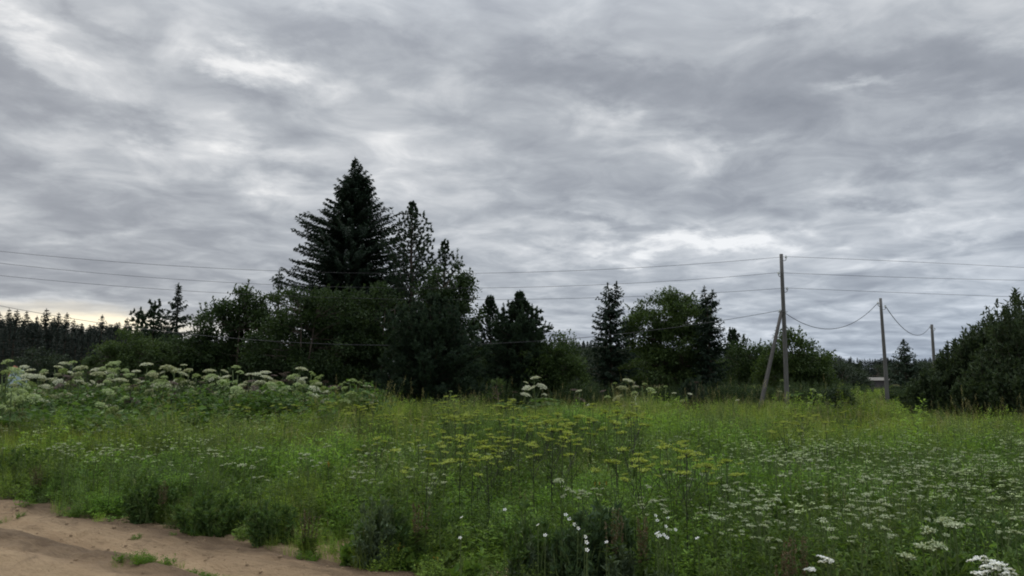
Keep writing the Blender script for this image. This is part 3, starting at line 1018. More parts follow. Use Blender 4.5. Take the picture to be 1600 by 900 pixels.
# --- willow thicket on the right
for i, (px, ptop, Yt, rx, lab, n, s) in enumerate([
        (1640, 445, 25.5, 2.1, 'tallest willow of the thicket, cut off at the edge beyond the poles', 120, 71),
        (1592, 470, 27.0, 1.7, 'high dark willow just inside the tallest one of the thicket', 110, 72),
        (1552, 500, 27.5, 1.5, 'middling willow halfway down the slope of the thicket', 100, 73),
        (1516, 528, 28.0, 1.3, 'lower willow of the thicket with loose twigs against the sky', 80, 74),
        (1486, 560, 28.5, 1.2, 'low pale willow bush beside the foot of the third pole', 70, 75),
        (1560, 560, 25.5, 1.4, 'dark low willow bush at the front of the thicket', 80, 76),
        (1610, 560, 24.5, 1.5, 'front willow bush below the tallest willow of the thicket', 80, 77),
        (1458, 588, 28.0, 1.2, 'smallest willow bush at the tapering tip of the thicket', 50, 78)]):
    l, c = shrub_mesh(zpix(ptop - 14, Yt, px), rx, rx * .9, s, nstem=int(n * 1.25), leaf=.16, per=170, wide=.38)
    plant_tree('willow_bush', lab, 'willow', base_xy(px, Yt), l, c, 'thicket', trunk='stems')

# --- left: spruce with the long leader, companions, pale slope bush
Yt = 50
pr = pprof([(441, 269, 271), (462, 266, 274), (475, 258, 284), (495, 248, 296), (520, 240, 304), (550, 236, 308), (610, 236, 308)], Yt, 271)
l, c = spruce_mesh(zpix(443, Yt), pr, 16, step=.30, spacing=.13, per=5, droop=.10, spray=.36, rough=.42, amp=.2, width=.05, nbr=(6, 9))
plant_tree('spruce_tree', 'spruce with a long thin tip above the glowing gap in the clouds', 'spruce', base_xy(271, Yt), l, c, 'spruce')
Yt = 52
l, c = pine_mesh(zpix(472, Yt), pprof([(472, 233, 237), (490, 222, 248), (520, 215, 255), (600, 215, 255)], Yt, 235), 27, z0=1, step=.5, per=8, upsweep=1.0, tuft=.26, needle=.045)
plant_tree('pine_tree', 'upswept pine hugging the long-tipped spruce', 'pine', base_xy(235, Yt), l, c, 'pine')
l, c = pine_mesh(zpix(488, Yt), pprof([(488, 209, 212), (500, 202, 220), (530, 195, 228), (600, 195, 228)], Yt, 211), 28, z0=1, step=.55, per=6, upsweep=1.1, tuft=.26, needle=.04)
plant_tree('pine_tree', 'sparse forked pine tip above the pale sloping bush', 'pine', base_xy(211, Yt + 1), l, c, 'pine')
Yt = 46
l, c = leafy_mesh(zpix(512, Yt), [lobe(205, 548, Yt, 34, 26, 195, Yt), lobe(170, 562, Yt, 34, 24, 195, Yt), lobe(235, 560, Yt, 36, 34, 195, Yt), lobe(145, 580, Yt, 28, 16, 195, Yt), lobe(200, 590, Yt, 60, 24, 195, Yt)],
                  40, nclump=150, per=100, leaf=.17, clump=.5, stems=5, spread=.6, sprig=15, shell=.6)
plant_tree('sallow_bush', 'wide pale green sallow sloping down towards the far conifer row', 'bush', base_xy(195, Yt), l, c, 'pale_bush')
l, c = leafy_mesh(zpix(530, 48), [lobe(285, 565, 48, 40, 40, 285, 48), lobe(315, 580, 48, 36, 34, 285, 48)], 41, nclump=110, per=95, leaf=.19, clump=.56, stems=3, sprig=14)
plant_tree('alder_tree', 'dark low alder between the long-tipped spruce and the loose alder', 'alder', base_xy(288, 48), l, c, 'alder')
l, c = leafy_mesh(zpix(542, 58), [lobe(55, 572, 58, 26, 26, 50, 58), lobe(35, 580, 58, 22, 20, 50, 58)], 42, nclump=50, per=90, leaf=.2, clump=.6, stems=3, sprig=6)
plant_tree('bush', 'grey-green bush before the far conifers above the hogweed bank', 'bush', base_xy(50, 58), l, c, 'far_leaf')
l, c = leafy_mesh(zpix(555, 60), [lobe(85, 580, 60, 22, 20, 82, 60)], 43, nclump=36, per=90, leaf=.2, clump=.6, stems=3, sprig=4)
plant_tree('bush', 'small dark bush near the light notch in the hogweed bank', 'bush', base_xy(82, 60), l, c, 'far_leaf')

# --- far conifer row on the left: each tree a thing of its own, meshes shared
FAR = []
for k in range(4):
    l, c = spruce_mesh(13, [(0, 2.3), (3, 2.1), (7, 1.5), (11, .75), (12.3, .32), (13, .03)], 80 + k, step=.42, spacing=.2, per=4, droop=.25, spray=.42, rough=.3, width=.09, nbr=(6, 9))
    FAR.append((l.mesh('far_trunk', MT['bark']), c.mesh('far_crown', MT['far_tree'])))


def far_tree(px, py, Yt, k, label, group):
    p = base_xy(px, Yt)
    z = float(meadow_h(p[0], p[1]))
    r = empty('conifer_tree', (p[0], p[1], z), rng.uniform(0, 6))
    s = (zpix(py, Yt, px) - z) / 13
    w = s * rng.uniform(1.1, 1.7)
    r.scale = (w, w, s)
    tag(r, label, 'conifer', group)
    link('trunk', FAR[k][0], r)
    link('crown', FAR[k][1], r)


row = [(-28, 478, 100), (-10, 488, 108), (5, 482, 104), (18, 484, 112), (33, 486, 106), (50, 494, 118), (64, 482, 108), (77, 495, 116), (84, 489, 112), (97, 489, 114), (109, 499, 120),
       (121, 505, 124), (134, 507, 126), (153, 492, 112), (166, 506, 124), (176, 504, 122), (193, 497, 116), (300, 514, 118), (318, 516, 122)]
lab = ['cut-off conifer at the very start of the far row', 'low conifer next to the start of the far row', 'pointed conifer opening the far row under the wire', 'second pointed conifer of the far row, close to the first',
       'dark conifer of the far row just before its first dip', 'short conifer standing in the first dip of the far row', 'tallest broad conifer of the far row, over the blue tarpaulin',
       'short conifer tucked behind the tallest one of the far row', 'conifer at the start of the glowing gap, paired with a twin', 'conifer twin farther into the glowing gap', 'conifer where the far row drops under the glow',
       'tiny conifer under the brightest part of the glow', 'tiny blunt conifer before the lone pointed one', 'lone pointed conifer rising into the glow', 'small conifer after the lone pointed one',
       'small conifer where the glow fades above the pale bush', 'dark conifer rising behind the pale sloping bush', 'small conifer tip in the dip beside the long-tipped spruce', 'small conifer tip touching the loose alder']
for i, (px, py, Yt) in enumerate(row):
    far_tree(px, py, Yt, i % 4, lab[i], 'conifers of the far row')
q = np.random.default_rng(5)
ORD2 = 'first second third fourth fifth sixth seventh eighth ninth tenth eleventh twelfth thirteenth fourteenth fifteenth sixteenth seventeenth eighteenth nineteenth twentieth'.split()
ORD2 += ['twenty-' + o_ for o_ in ORD2[:6]]
for i in range(26):
    px = -40 + i * 9.6 + q.uniform(-3, 3)
    far_tree(px, float(np.interp(px, [-40, 60, 110, 200], [502, 508, 519, 520])) + q.uniform(-4, 5), q.uniform(88, 98), int(q.integers(4)),
             'plain dark conifer, %s counting rightwards in the shadowy front of the far row' % ORD2[i], 'filling conifers of the far row')

# --- far woods: one mass
gq = np.random.default_rng(9)


def points_object(name, pts, rot, scl, pick, tint, protos, label, cat=None, kind='stuff'):
    coll = bpy.data.collections.new(name + '_kinds')
    for k, (me) in enumerate(protos):
        o = bpy.data.objects.new('%s_kind_%s' % (name, chr(97 + k)), me)
        coll.objects.link(o)
    me = bpy.data.meshes.new(name)
    me.vertices.add(len(pts))
    me.vertices.foreach_set('co', np.asarray(pts, np.float32).ravel())
    for nm, ty, arr in (('rot', 'FLOAT_VECTOR', rot), ('scl', 'FLOAT_VECTOR', scl)):
        a = me.attributes.new(nm, ty, 'POINT')
        a.data.foreach_set('vector', np.asarray(arr, np.float32).ravel())
    a = me.attributes.new('pick', 'INT', 'POINT')
    a.data.foreach_set('value', np.asarray(pick, np.int32))
    a = me.attributes.new('tint', 'FLOAT_COLOR', 'POINT')
    a.data.foreach_set('color', np.concatenate([tint, np.ones((len(pts), 1))], 1).astype(np.float32).ravel())
    o = link(name, me)
    ng = bpy.data.node_groups.new(name, 'GeometryNodeTree')
    ng.interface.new_socket('Geometry', in_out='INPUT', socket_type='NodeSocketGeometry')
    ng.interface.new_socket('Geometry', in_out='OUTPUT', socket_type='NodeSocketGeometry')
    N = ng.nodes
    gi, go = N.new('NodeGroupInput'), N.new('NodeGroupOutput')
    ip = N.new('GeometryNodeInstanceOnPoints')
    ci = N.new('GeometryNodeCollectionInfo')
    ci.inputs['Collection'].default_value = coll
    ci.inputs['Separate Children'].default_value = True
    ci.inputs['Reset Children'].default_value = True

    def na(nm, ty):
        n = N.new('GeometryNodeInputNamedAttribute')
        n.data_type = ty
        n.inputs['Name'].default_value = nm
        return n.outputs['Attribute']
    e2r = N.new('FunctionNodeEulerToRotation')
    L = ng.links
    L.new(gi.outputs[0], ip.inputs['Points'])
    L.new(ci.outputs[0], ip.inputs['Instance'])
    ip.inputs['Pick Instance'].default_value = True
    L.new(na('pick', 'INT'), ip.inputs['Instance Index'])
    L.new(na('rot', 'FLOAT_VECTOR'), e2r.inputs[0])
    L.new(e2r.outputs[0], ip.inputs['Rotation'])
    L.new(na('scl', 'FLOAT_VECTOR'), ip.inputs['Scale'])
    L.new(ip.outputs[0], go.inputs[0])
    md = o.modifiers.new('scatter', 'NODES')
    md.node_group = ng
    if label: o['label'] = label
    if cat: o['category'] = cat
    o['kind'] = kind
    return o


def far_wood(name, segs, n, label):
    """segs: (px0, px1, top py at px0, at px1, nearest depth, farthest depth)"""
    P, SC = [], []
    for (a, b, ya, yb, y0, y1), k in zip(segs, n):
        px = gq.uniform(a, b, k)
        Yd = gq.uniform(y0, y1, k)
        top = np.interp(px, [a, b], [ya, yb]) + gq.normal(0, 1.6 if y0 > 130 else 4.5, k) + (Yd - y0) / (y1 - y0) * 2
        for x_, y_, t_ in zip(px, Yd, top):
            w = at(x_, 600, y_)
            P.append((w[0], w[1], 0))
            s = (at(x_, t_, y_)[2]) / 13
            SC.append((s * gq.uniform(1.0, 1.6), s * gq.uniform(1.0, 1.6), s))
    P, SC = np.array(P), np.array(SC)
    k = len(P)
    R = np.stack([np.zeros(k), np.zeros(k), gq.uniform(0, 6.28, k)], 1)
    l, c = leafy_mesh(13, [(0, 0, 7.5, 2.6, 2.6, 4.5), (0, 0, 4, 2.8, 2.8, 3.5)], 91, nclump=60, per=60, leaf=.6, clump=1.3, stems=1)
    leafy = c.mesh('far_leafy', MT['far_leaf'])
    points_object(name, P, R, SC, gq.choice([0, 1, 2, 3, 4], k, p=[.2, .2, .2, .15, .25]), np.ones((k, 3)), [f[1] for f in FAR] + [leafy], label)


far_wood('far_woods', [(-160, 260, 499, 514, 128, 165), (240, 480, 530, 535, 150, 200), (640, 1000, 532, 532, 170, 230),
                       (1000, 1330, 540, 556, 180, 250), (1180, 1500, 560, 560, 200, 280), (1430, 1900, 562, 556, 200, 280)],
         [260, 90, 160, 150, 190, 130], 'distant dark mixed woods closing the meadow all along the horizon')


# ================================================================== POWER LINE
def zg(x, y):
    return float(ground_h(x, y))


def power_pole(px_base, px_top, py_top, Yd, label, brace=None, hooks=(), taper=(.135, .095)):
    b = base_xy(px_base, Yd)
    z0 = zg(b[0], b[1])
    top = at(px_top, py_top, Yd)
    r = empty('power_pole', (b[0], b[1], z0))
    tag(r, label, 'pole', 'wooden poles carrying the wires')
    tp = top - np.array([b[0], b[1], z0])
    g = G()
    f = np.linspace(0, 1, 8)[:, None]
    pts = np.array([0, 0, -.4]) * (1 - f) + tp * f + np.stack([.015 * np.sin(f[:, 0] * 5), .01 * np.cos(f[:, 0] * 4), 0 * f[:, 0]], 1)
    g.tube(pts, np.linspace(taper[0], taper[1], 8), 12, 0)
    link('pole_shaft', g.mesh('pole_shaft', MT['wood']), r)
    if brace:
        bx, by, bY, ptop = brace
        o = at(bx, by, bY)
        o = np.array([o[0], o[1], zg(o[0], o[1])]) - np.array([b[0], b[1], z0])
        e = tp * ptop + np.array([-.13, -.06, 0])
        g = G()
        ff = np.linspace(0, 1, 6)[:, None]
        dd = unit(e - o)
        g.tube((o - dd * .4) * (1 - ff) + e * ff, np.linspace(.115, .085, 6), 12, 0)
        link('brace', g.mesh('brace', MT['dark_wood']), r)
        g = G()
        g.tube([e + [-.12, -.12, -.05], e + [.3, -.12, -.05], e + [.3, .22, -.05], e + [-.12, .22, -.05], e + [-.12, -.12, -.05]], .012, 5, 0)
        link('wire_binding', g.mesh('wire_binding', MT['steel']), r)
    world = []
    for (dz, side) in hooks:
        h0 = tp * (1 - dz / tp[2])
        g = G()
        R = .09
        g.tube([h0 + [side * R, -.02, -.16], h0 + [side * (R + .05), -.05, -.17], h0 + [side * (R + .13), -.07, -.12], h0 + [side * (R + .13), -.07, 0]], .017, 6, 0)
        hk = link('hook', g.mesh('hook', MT['steel']), r)
        g = G()
        ip = h0 + [side * (R + .13), -.07, -.01]
        g.tube([ip, ip + [0, 0, .03], ip + [0, 0, .035], ip + [0, 0, .07], ip + [0, 0, .075], ip + [0, 0, .12], ip + [0, 0, .135]], [.066, .074, .05, .058, .042, .052, .016], 12, 0)
        link('insulator', g.mesh('insulator', MT['porcelain']), r)
        world.append(ip + [0, 0, .075] + np.array([b[0], b[1], z0]))
    return r, world


Y1 = 41.0
y_to_dz = lambda py: (zpix(397, Y1, 1221) - zpix(py, Y1, 1222))
p1, w1 = power_pole(1228, 1221, 397, Y1, 'braced wooden power pole carrying four wires in the open meadow',
                    brace=(1185, 652, 37.5, .635), hooks=[(y_to_dz(403), 1), (y_to_dz(428), -1), (y_to_dz(452), 1), (y_to_dz(487), -1)])
p2, w2 = power_pole(1385, 1376, 466, 46, 'thinner second power pole with no brace beside the cone-shaped spruce', hooks=[(.35, -1), (.55, 1)], taper=(.13, .08))
p3, w3 = power_pole(1461, 1456, 507, 72, 'third and shortest-looking power pole rising behind the willow thicket tip', hooks=[(.25, -1), (.45, 1)], taper=(.17, .12))


def span(name, label, A, Bp, obs, rad, mat, n=60):
    """wire from A to a far end whose height, and the sag, follow from rows seen in the photograph"""
    A = np.array(A)
    B0 = np.array(Bp, float)          # x, y of the far end (z solved unless given)

    def pos(px):
        # t where the vertical plane of the span crosses the column
        u = (px - 800) / F
        # X = u * t', Y = t'*(cos - v sin): small effect of v, solve on the ground plan with v of the observed row
        return u
    rows, rhs = [], []
    for px, py in obs:
        d = ray(px, py)
        k = d[0] / d[1]
        t = (k * A[1] - A[0]) / ((B0[0] - A[0]) - k * (B0[1] - A[1]))
        yy = A[1] + t * (B0[1] - A[1])
        z = at(px, py, yy)[2]
        if len(B0) == 3:
            rows.append([-4 * t * (1 - t)])
            rhs.append(z - A[2] * (1 - t) - B0[2] * t)
        else:
            rows.append([t, -4 * t * (1 - t)])
            rhs.append(z - A[2] * (1 - t))
    sol = np.linalg.lstsq(np.array(rows), np.array(rhs), rcond=None)[0]
    if len(B0) == 3: zb, sag = B0[2], sol[0]
    else: zb, sag = sol
    t = np.linspace(0, 1, n)[:, None]
    E = np.array([B0[0], B0[1], zb])
    pts = A * (1 - t) + E * t
    pts[:, 2] -= (4 * sag * t * (1 - t))[:, 0]
    g = G()
    g.tube(pts, rad, 5, 0)
    o = link(name, g.mesh(name, MT[mat]))
    tag(o, label, 'wire')
    return E


LP = base_xy(-430, 39.0)
RP = base_xy(2250, 47.0)
W_ = .0095
span('power_wire', 'topmost bare wire running from the braced pole across to the spruces', w1[0], LP, [(0, 392), (420, 424), (730, 428), (1000, 415)], W_, 'wire')
span('power_wire', 'second bare wire down, crossing from the braced pole towards the spruces', w1[1], LP, [(0, 411), (400, 444), (760, 450), (1000, 441)], W_, 'wire')
span('power_wire', 'third bare wire down, just clearing the twin-topped spruce', w1[2], LP, [(0, 430), (350, 459), (780, 467), (1000, 463)], W_, 'wire')
span('power_cable', 'thick low cable sagging in front of the dark trees', w1[3], LP, [(0, 475), (60, 490), (330, 530), (560, 538), (740, 536), (1130, 497)], .0125, 'cable')
EA = span('power_wire', 'topmost wire leaving the braced pole on the thicket side', w1[0], RP, [(1600, 418), (1400, 408)], W_, 'wire')
span('power_wire', 'middle wire leaving the braced pole on the thicket side', w1[1], RP, [(1600, 438), (1400, 433)], W_, 'wire')
span('power_wire', 'lowest bare wire on the thicket side, meeting the willow tops', w1[2], RP, [(1590, 464), (1400, 457)], W_, 'wire')
span('drop_cable', 'drooping cable hung between the braced pole and the second pole', w1[3] + [.25, 0, -.12], w2[0], [(1297, 514)], .018, 'cable')
span('drop_cable', 'drooping cable hung between the second and the third pole', w2[1], w3[0], [(1425, 522)], .022, 'cable')

# ================================================================== SHED, BOARD FENCE, TARPAULIN
sp = base_xy(1371, 128)
r = empty('shed', (sp[0], sp[1], zg(sp[0], sp[1])), radians(-8))
tag(r, 'low dark shed with a pale shallow roof seen past the second pole', 'shed')
g = G()
for x0, x1, y0, y1 in ((-1.5, 1.5, -1.12, -1.04), (-1.5, 1.5, 1.04, 1.12), (-1.5, -1.42, -1.03, 1.03), (1.42, 1.5, -1.03, 1.03)):
    g.box(((x0 + x1) / 2, (y0 + y1) / 2, .72), (x1 - x0, y1 - y0, 1.5))
link('wall', g.mesh('wall', MT['board']), r)
g = G()
n = 36
xs_ = np.linspace(-1.95, 1.95, n)
for sgn in (-1, 1):
    Vv, Tt = [], []
    for i, x in enumerate(xs_):
        w = .018 * (i % 2)
        Vv += [(x, sgn * 1.45, 1.48 + w), (x * .86, 0, 1.98 + w), (x, sgn * 1.45, 1.44 + w), (x * .86, 0, 1.94 + w)]
    for i in range(n - 1):
        a = i * 4
        Tt += [(a, a + 4, a + 5), (a, a + 5, a + 1), (a + 2, a + 3, a + 7), (a + 2, a + 7, a + 6), (a, a + 2, a + 6), (a, a + 6, a + 4)]
    g.add(Vv, Tt)
link('roof', g.mesh('roof', MT['shed_roof']), r)
g = G()
g.box((-.3, -1.15, .66), (.8, .05, 1.3))
link('door', g.mesh('door', MT['board']), r)

fa, fb = base_xy(1318, 78), base_xy(1368, 78)
r = empty('board_fence', (fa[0], fa[1], zg(fa[0], fa[1])))
tag(r, 'weathered dark board fence running towards the shed behind the second pole', 'fence')
Lf = float(np.linalg.norm(fb - fa))
nb = int(Lf / .16)
pl_me = []
for k in range(4):
    g = G()
    hk = 1.15 + .08 * k
    g.box((0, 0, hk / 2), (.145, .022, hk))
    pl_me.append(g.mesh('plank', MT['board']))
for i in range(nb):
    f = i * .16
    o = link('plank', pl_me[(i * 7) % 4], r, (f, .01 * (i % 2), 0))
    o.rotation_euler = (0, radians(((i * 37) % 7 - 3) * .5), 0)
for zz in (.35, .95):
    g = G()
    g.box((Lf / 2, .05, zz), (Lf, .05, .08))
    link('rail', g.mesh('rail', MT['board']), r)
for k in range(3):
    g = G()
    g.box((.3 + k * (Lf - .6) / 2, .12, .65), (.1, .1, 1.4))
    link('post', g.mesh('post', MT['board']), r)

# second pale scrap of roof behind the cone-shaped spruce
sp = base_xy(1452, 95)
r = empty('shed', (sp[0], sp[1], zg(sp[0], sp[1])), radians(12))
tag(r, 'small far shed showing only a pale corner of roof beside the cone-shaped spruce', 'shed')
g = G()
for x0, x1, y0, y1 in ((-.9, .9, -.92, -.85), (-.9, .9, .85, .92), (-.9, -.83, -.84, .84), (.83, .9, -.84, .84)):
    g.box(((x0 + x1) / 2, (y0 + y1) / 2, .75), (x1 - x0, y1 - y0, 1.55))
link('wall', g.mesh('wall', MT['board']), r)
g = G()
g.add([(-1.1, -1.2, 1.56), (1.1, -1.2, 1.56), (1.1, 1.2, 2.05), (-1.1, 1.2, 2.05), (-1.1, -1.2, 1.51), (1.1, -1.2, 1.51), (1.1, 1.2, 2.0), (-1.1, 1.2, 2.0)],
      [(0, 1, 2), (0, 2, 3), (4, 6, 5), (4, 7, 6), (0, 4, 5), (0, 5, 1), (1, 5, 6), (1, 6, 2), (2, 6, 7), (2, 7, 3), (3, 7, 4), (3, 4, 0)])
link('roof', g.mesh('roof', MT['shed_roof']), r)


def cloth_heap(name, label, cat, px, Yd, w, d, h, mat, seed, zb=0.0):
    b = base_xy(px, Yd)
    nx, ny = 26, 18
    xs, ys = np.meshgrid(np.linspace(-1, 1, nx), np.linspace(-1, 1, ny), indexing='ij')
    rr = np.clip(1 - np.maximum(abs(xs) ** 5, abs(ys) ** 5), 0, 1) ** .5
    zz = h * rr * (1 + .06 * fbm(xs * 2 + seed, ys * 2, 3)) + .04 * vn(xs * 7 + seed, ys * 7)
    Vv = np.stack([xs * w / 2, ys * d / 2, np.where(rr > 0, zz, -.05)], -1).reshape(-1, 3)
    i = (np.arange(nx - 1)[:, None] * ny + np.arange(ny - 1)[None]).ravel()
    Tt = np.concatenate([np.stack([i, i + ny, i + ny + 1], 1), np.stack([i, i + ny + 1, i + 1], 1)])
    g = G()
    g.add(Vv, Tt)
    o = link(name, g.mesh(name, MT[mat]), None, (b[0], b[1], zg(b[0], b[1]) + zb))
    return tag(o, label, cat)


cloth_heap('tarpaulin', 'pale blue crumpled tarpaulin showing above the first hogweeds', 'tarpaulin', 27, 30.5, .60, .6, 2.22, 'tarp', 4)
cloth_heap('cloth_bundle', 'faded orange cloth bundle peeking out behind the pale blue tarpaulin', 'cloth', 20, 31.4, .30, .4, 2.36, 'orange_cloth', 8)


# ================================================================== GIANT HOGWEEDS
def umbel(g, o, axis_, R, dome, nray, floret, q, mat=0, ray_mat=1, count=9, small=.017):
    """one flower head: rays fan out from o, each carries a little plate of florets"""
    axis_ = unit(np.array(axis_, float))
    ref = np.array([1., 0, 0])
    a = unit(np.cross(axis_, ref))
    b = np.cross(axis_, a)
    k = np.arange(nray)
    rad = np.sqrt((k + .6) / nray) * R * q.uniform(.9, 1.08, nray)
    th = k * 2.39996 + q.uniform(-.2, .2, nray)
    tip = o + (a * np.cos(th)[:, None] + b * np.sin(th)[:, None]) * rad[:, None] + axis_ * (dome * (1 - (rad / R) ** 2))[:, None] + axis_ * R * .55
    for t in tip[:: (1 if nray <= 16 else 2)]:
        g.tube([o, (o + t) / 2 - axis_ * R * .06, t], [.004 * (R / .25) + .0015, .003 * (R / .25) + .001, .002 * (R / .25) + .0007], 3, ray_mat, cap=False)
    n = nray * count
    c = np.repeat(tip, count, 0)
    off = unit(q.normal(0, 1, (n, 3))) * (q.random(n) ** .5)[:, None] * floret
    off = off - axis_ * (off @ axis_)[:, None] * .6
    D = unit(off) + q.normal(0, .4, (n, 3))
    g.leaves(c + off * .8, D, np.tile(axis_, (n, 1)) + q.normal(0, .25, (n, 3)), small * q.uniform(.9, 1.5, n), small * q.uniform(.9, 1.4, n), mat, mid=.5, fold=.0)


def big_leaf(L, seed, lobes=7, droop=.35):
    """large cut hogweed leaf on its stalk, pointing along +x from the origin"""
    q = np.random.default_rng(seed)
    g = G()
    st = np.array([(0, 0, 0), (L * .35, 0, L * .22), (L * .62, 0, L * .25)])
    g.tube(st, [.016, .013, .010], 5, 1, cap=False)
    o = st[-1]
    # outline: pairs of pointed lobes around a midrib
    V, T = [o], []
    ax = np.linspace(0, 1, lobes)
    for side in (-1, 1):
        prev = None
        for k in range(lobes):
            f = ax[k]
            ang = side * radians(115 - 112 * f)
            ln = L * (.34 + .30 * sin(pi * min(1, f * 1.05)) + .22 * f) * q.uniform(.88, 1.1)
            c0 = o + np.array([cos(ang), sin(ang), 0]) * ln * .58
            c0[2] += L * .05
            for da, lf in ((-.17, .74), (-.06, .88), (0, 1.0), (.06, .86), (.17, .72), (.235, .46)):
                a2 = ang - side * da * 1.05 * 1.0
                p = o + np.array([cos(a2), sin(a2), 0]) * ln * lf
                dd = np.linalg.norm((p - o)[:2]) / L
                p[2] += L * .10 * dd - droop * L * dd ** 2 + q.normal(0, .012) * L
                V.append(p)
                i = len(V) - 1
                if prev is not None: T.append((0, prev, i) if side < 0 else (0, i, prev))
                prev = i
    g.add(V, T, 0, q.uniform(.2, .8, len(T)))
    return g


hq = np.random.default_rng(44)
HOG_LEAF = [big_leaf(L_, 200 + i).mesh('leaf', [MT['hog_leaf'], MT['stalk']]) for i, L_ in enumerate((.95, .85, 1.05, .75))]
HOG_STEM = []
for k in range(3):
    g = G()
    f = np.linspace(0, 1, 7)[:, None]
    g.tube(np.array([0, 0, -.15]) * (1 - f) + np.array([.05 * (k - 1), .02, 2.0]) * f + np.stack([.03 * np.sin(f[:, 0] * 4 + k), 0 * f[:, 0], 0 * f[:, 0]], 1), np.linspace(.032, .014, 7), 7, 0)
    HOG_STEM.append(g)
STEM_ME = {m: [g.mesh('stem', MT[m]) for g in HOG_STEM] for m in ('stalk', 'dark_stalk')}


def head_mesh(kind, R, seed, rayed=True):
    g = G()
    q = np.random.default_rng(seed)
    mat = {'white': 'cream', 'green': 'green_cream', 'brown': 'brown_umbel'}[kind]
    umbel(g, np.zeros(3), (q.uniform(-.12, .12), q.uniform(-.12, .12), 1), R, R * {'white': .30, 'green': .6, 'brown': .2}[kind], int(27 * (R / .215) ** 1.2), .046 * (R / .25) ** .4, q, count=22, small=.024)
    return g.mesh('flower_head', [MT[mat], MT['stalk' if kind != 'brown' else 'dark_stalk']])


HEADS = {k: [head_mesh(k, r_, 300 + i) for i, r_ in enumerate((.195, .155, .115, .085))] for k in ('white', 'green', 'brown')}


def side_shoot(o, e):
    g = G()
    m = (o + e) / 2 + np.array([0, 0, -.06])
    g.tube([o, m, e], [.012, .010, .008], 5, 0, cap=False)
    return g


def hogweed(px, py, Yd, kind, label, size=1.0, heads=4, leaves=5, group='giant hogweeds at the back of the meadow'):
    b = base_xy(px, Yd)
    z = zg(b[0], b[1])
    top = zpix(py, Yd, px) - z
    s = max(.7, top)
    r = empty('giant_hogweed', (b[0], b[1], z), 0)
    tag(r, label, 'hogweed', group)
    bare = kind == 'brown' and leaves == 0
    hl = s - .16 * size - (.10 if px < 600 else .02)
    st = link('stem', STEM_ME['dark_stalk' if kind == 'brown' else 'stalk'][int(hq.integers(3))], r)
    st.scale = (1, 1, hl / 2.0)
    a0 = hq.uniform(0, 6.28)
    for k in range(leaves):
        o = link('leaf', HOG_LEAF[int(hq.integers(4))], r, (0, 0, hl * hq.uniform(.08, .50)))
        o.rotation_euler = (hq.uniform(-.2, .2), hq.uniform(-.15, .45), a0 + k * 2.2)
        q_ = hq.uniform(.75, 1.15) * min(1.1, .5 + hl * .3)
        o.scale = (q_, q_, q_)
    hd = link('flower_head', HEADS[kind][0 if size > .9 else 1], r, (.03, .02, hl - .0))
    hd.scale = (size, size, size)
    hd.rotation_euler = (hq.uniform(-.28, .28), hq.uniform(-.28, .28), hq.uniform(0, 6))
    for k in range(heads):
        a = a0 + k * 6.28 / max(heads, 1) + hq.uniform(-.4, .4)
        rr = hq.uniform(.22, .48)
        e = np.array([cos(a) * rr, sin(a) * rr * .8, hl - hq.uniform(.08, .95)])
        o0 = np.array([0, 0, hl - hq.uniform(.45, .8)])
        link('side_shoot', side_shoot(o0, e).mesh('side_shoot', MT['dark_stalk' if kind == 'brown' else 'stalk']), r)
        kk = kind if hq.random() < .75 else ('green' if kind != 'brown' else 'brown')
        hd = link('flower_head', HEADS[kk][int(hq.integers(0, 4))], r, tuple(e))
        hd.rotation_euler = (hq.uniform(-.55, .55), hq.uniform(-.55, .55), hq.uniform(0, 6))
    return r


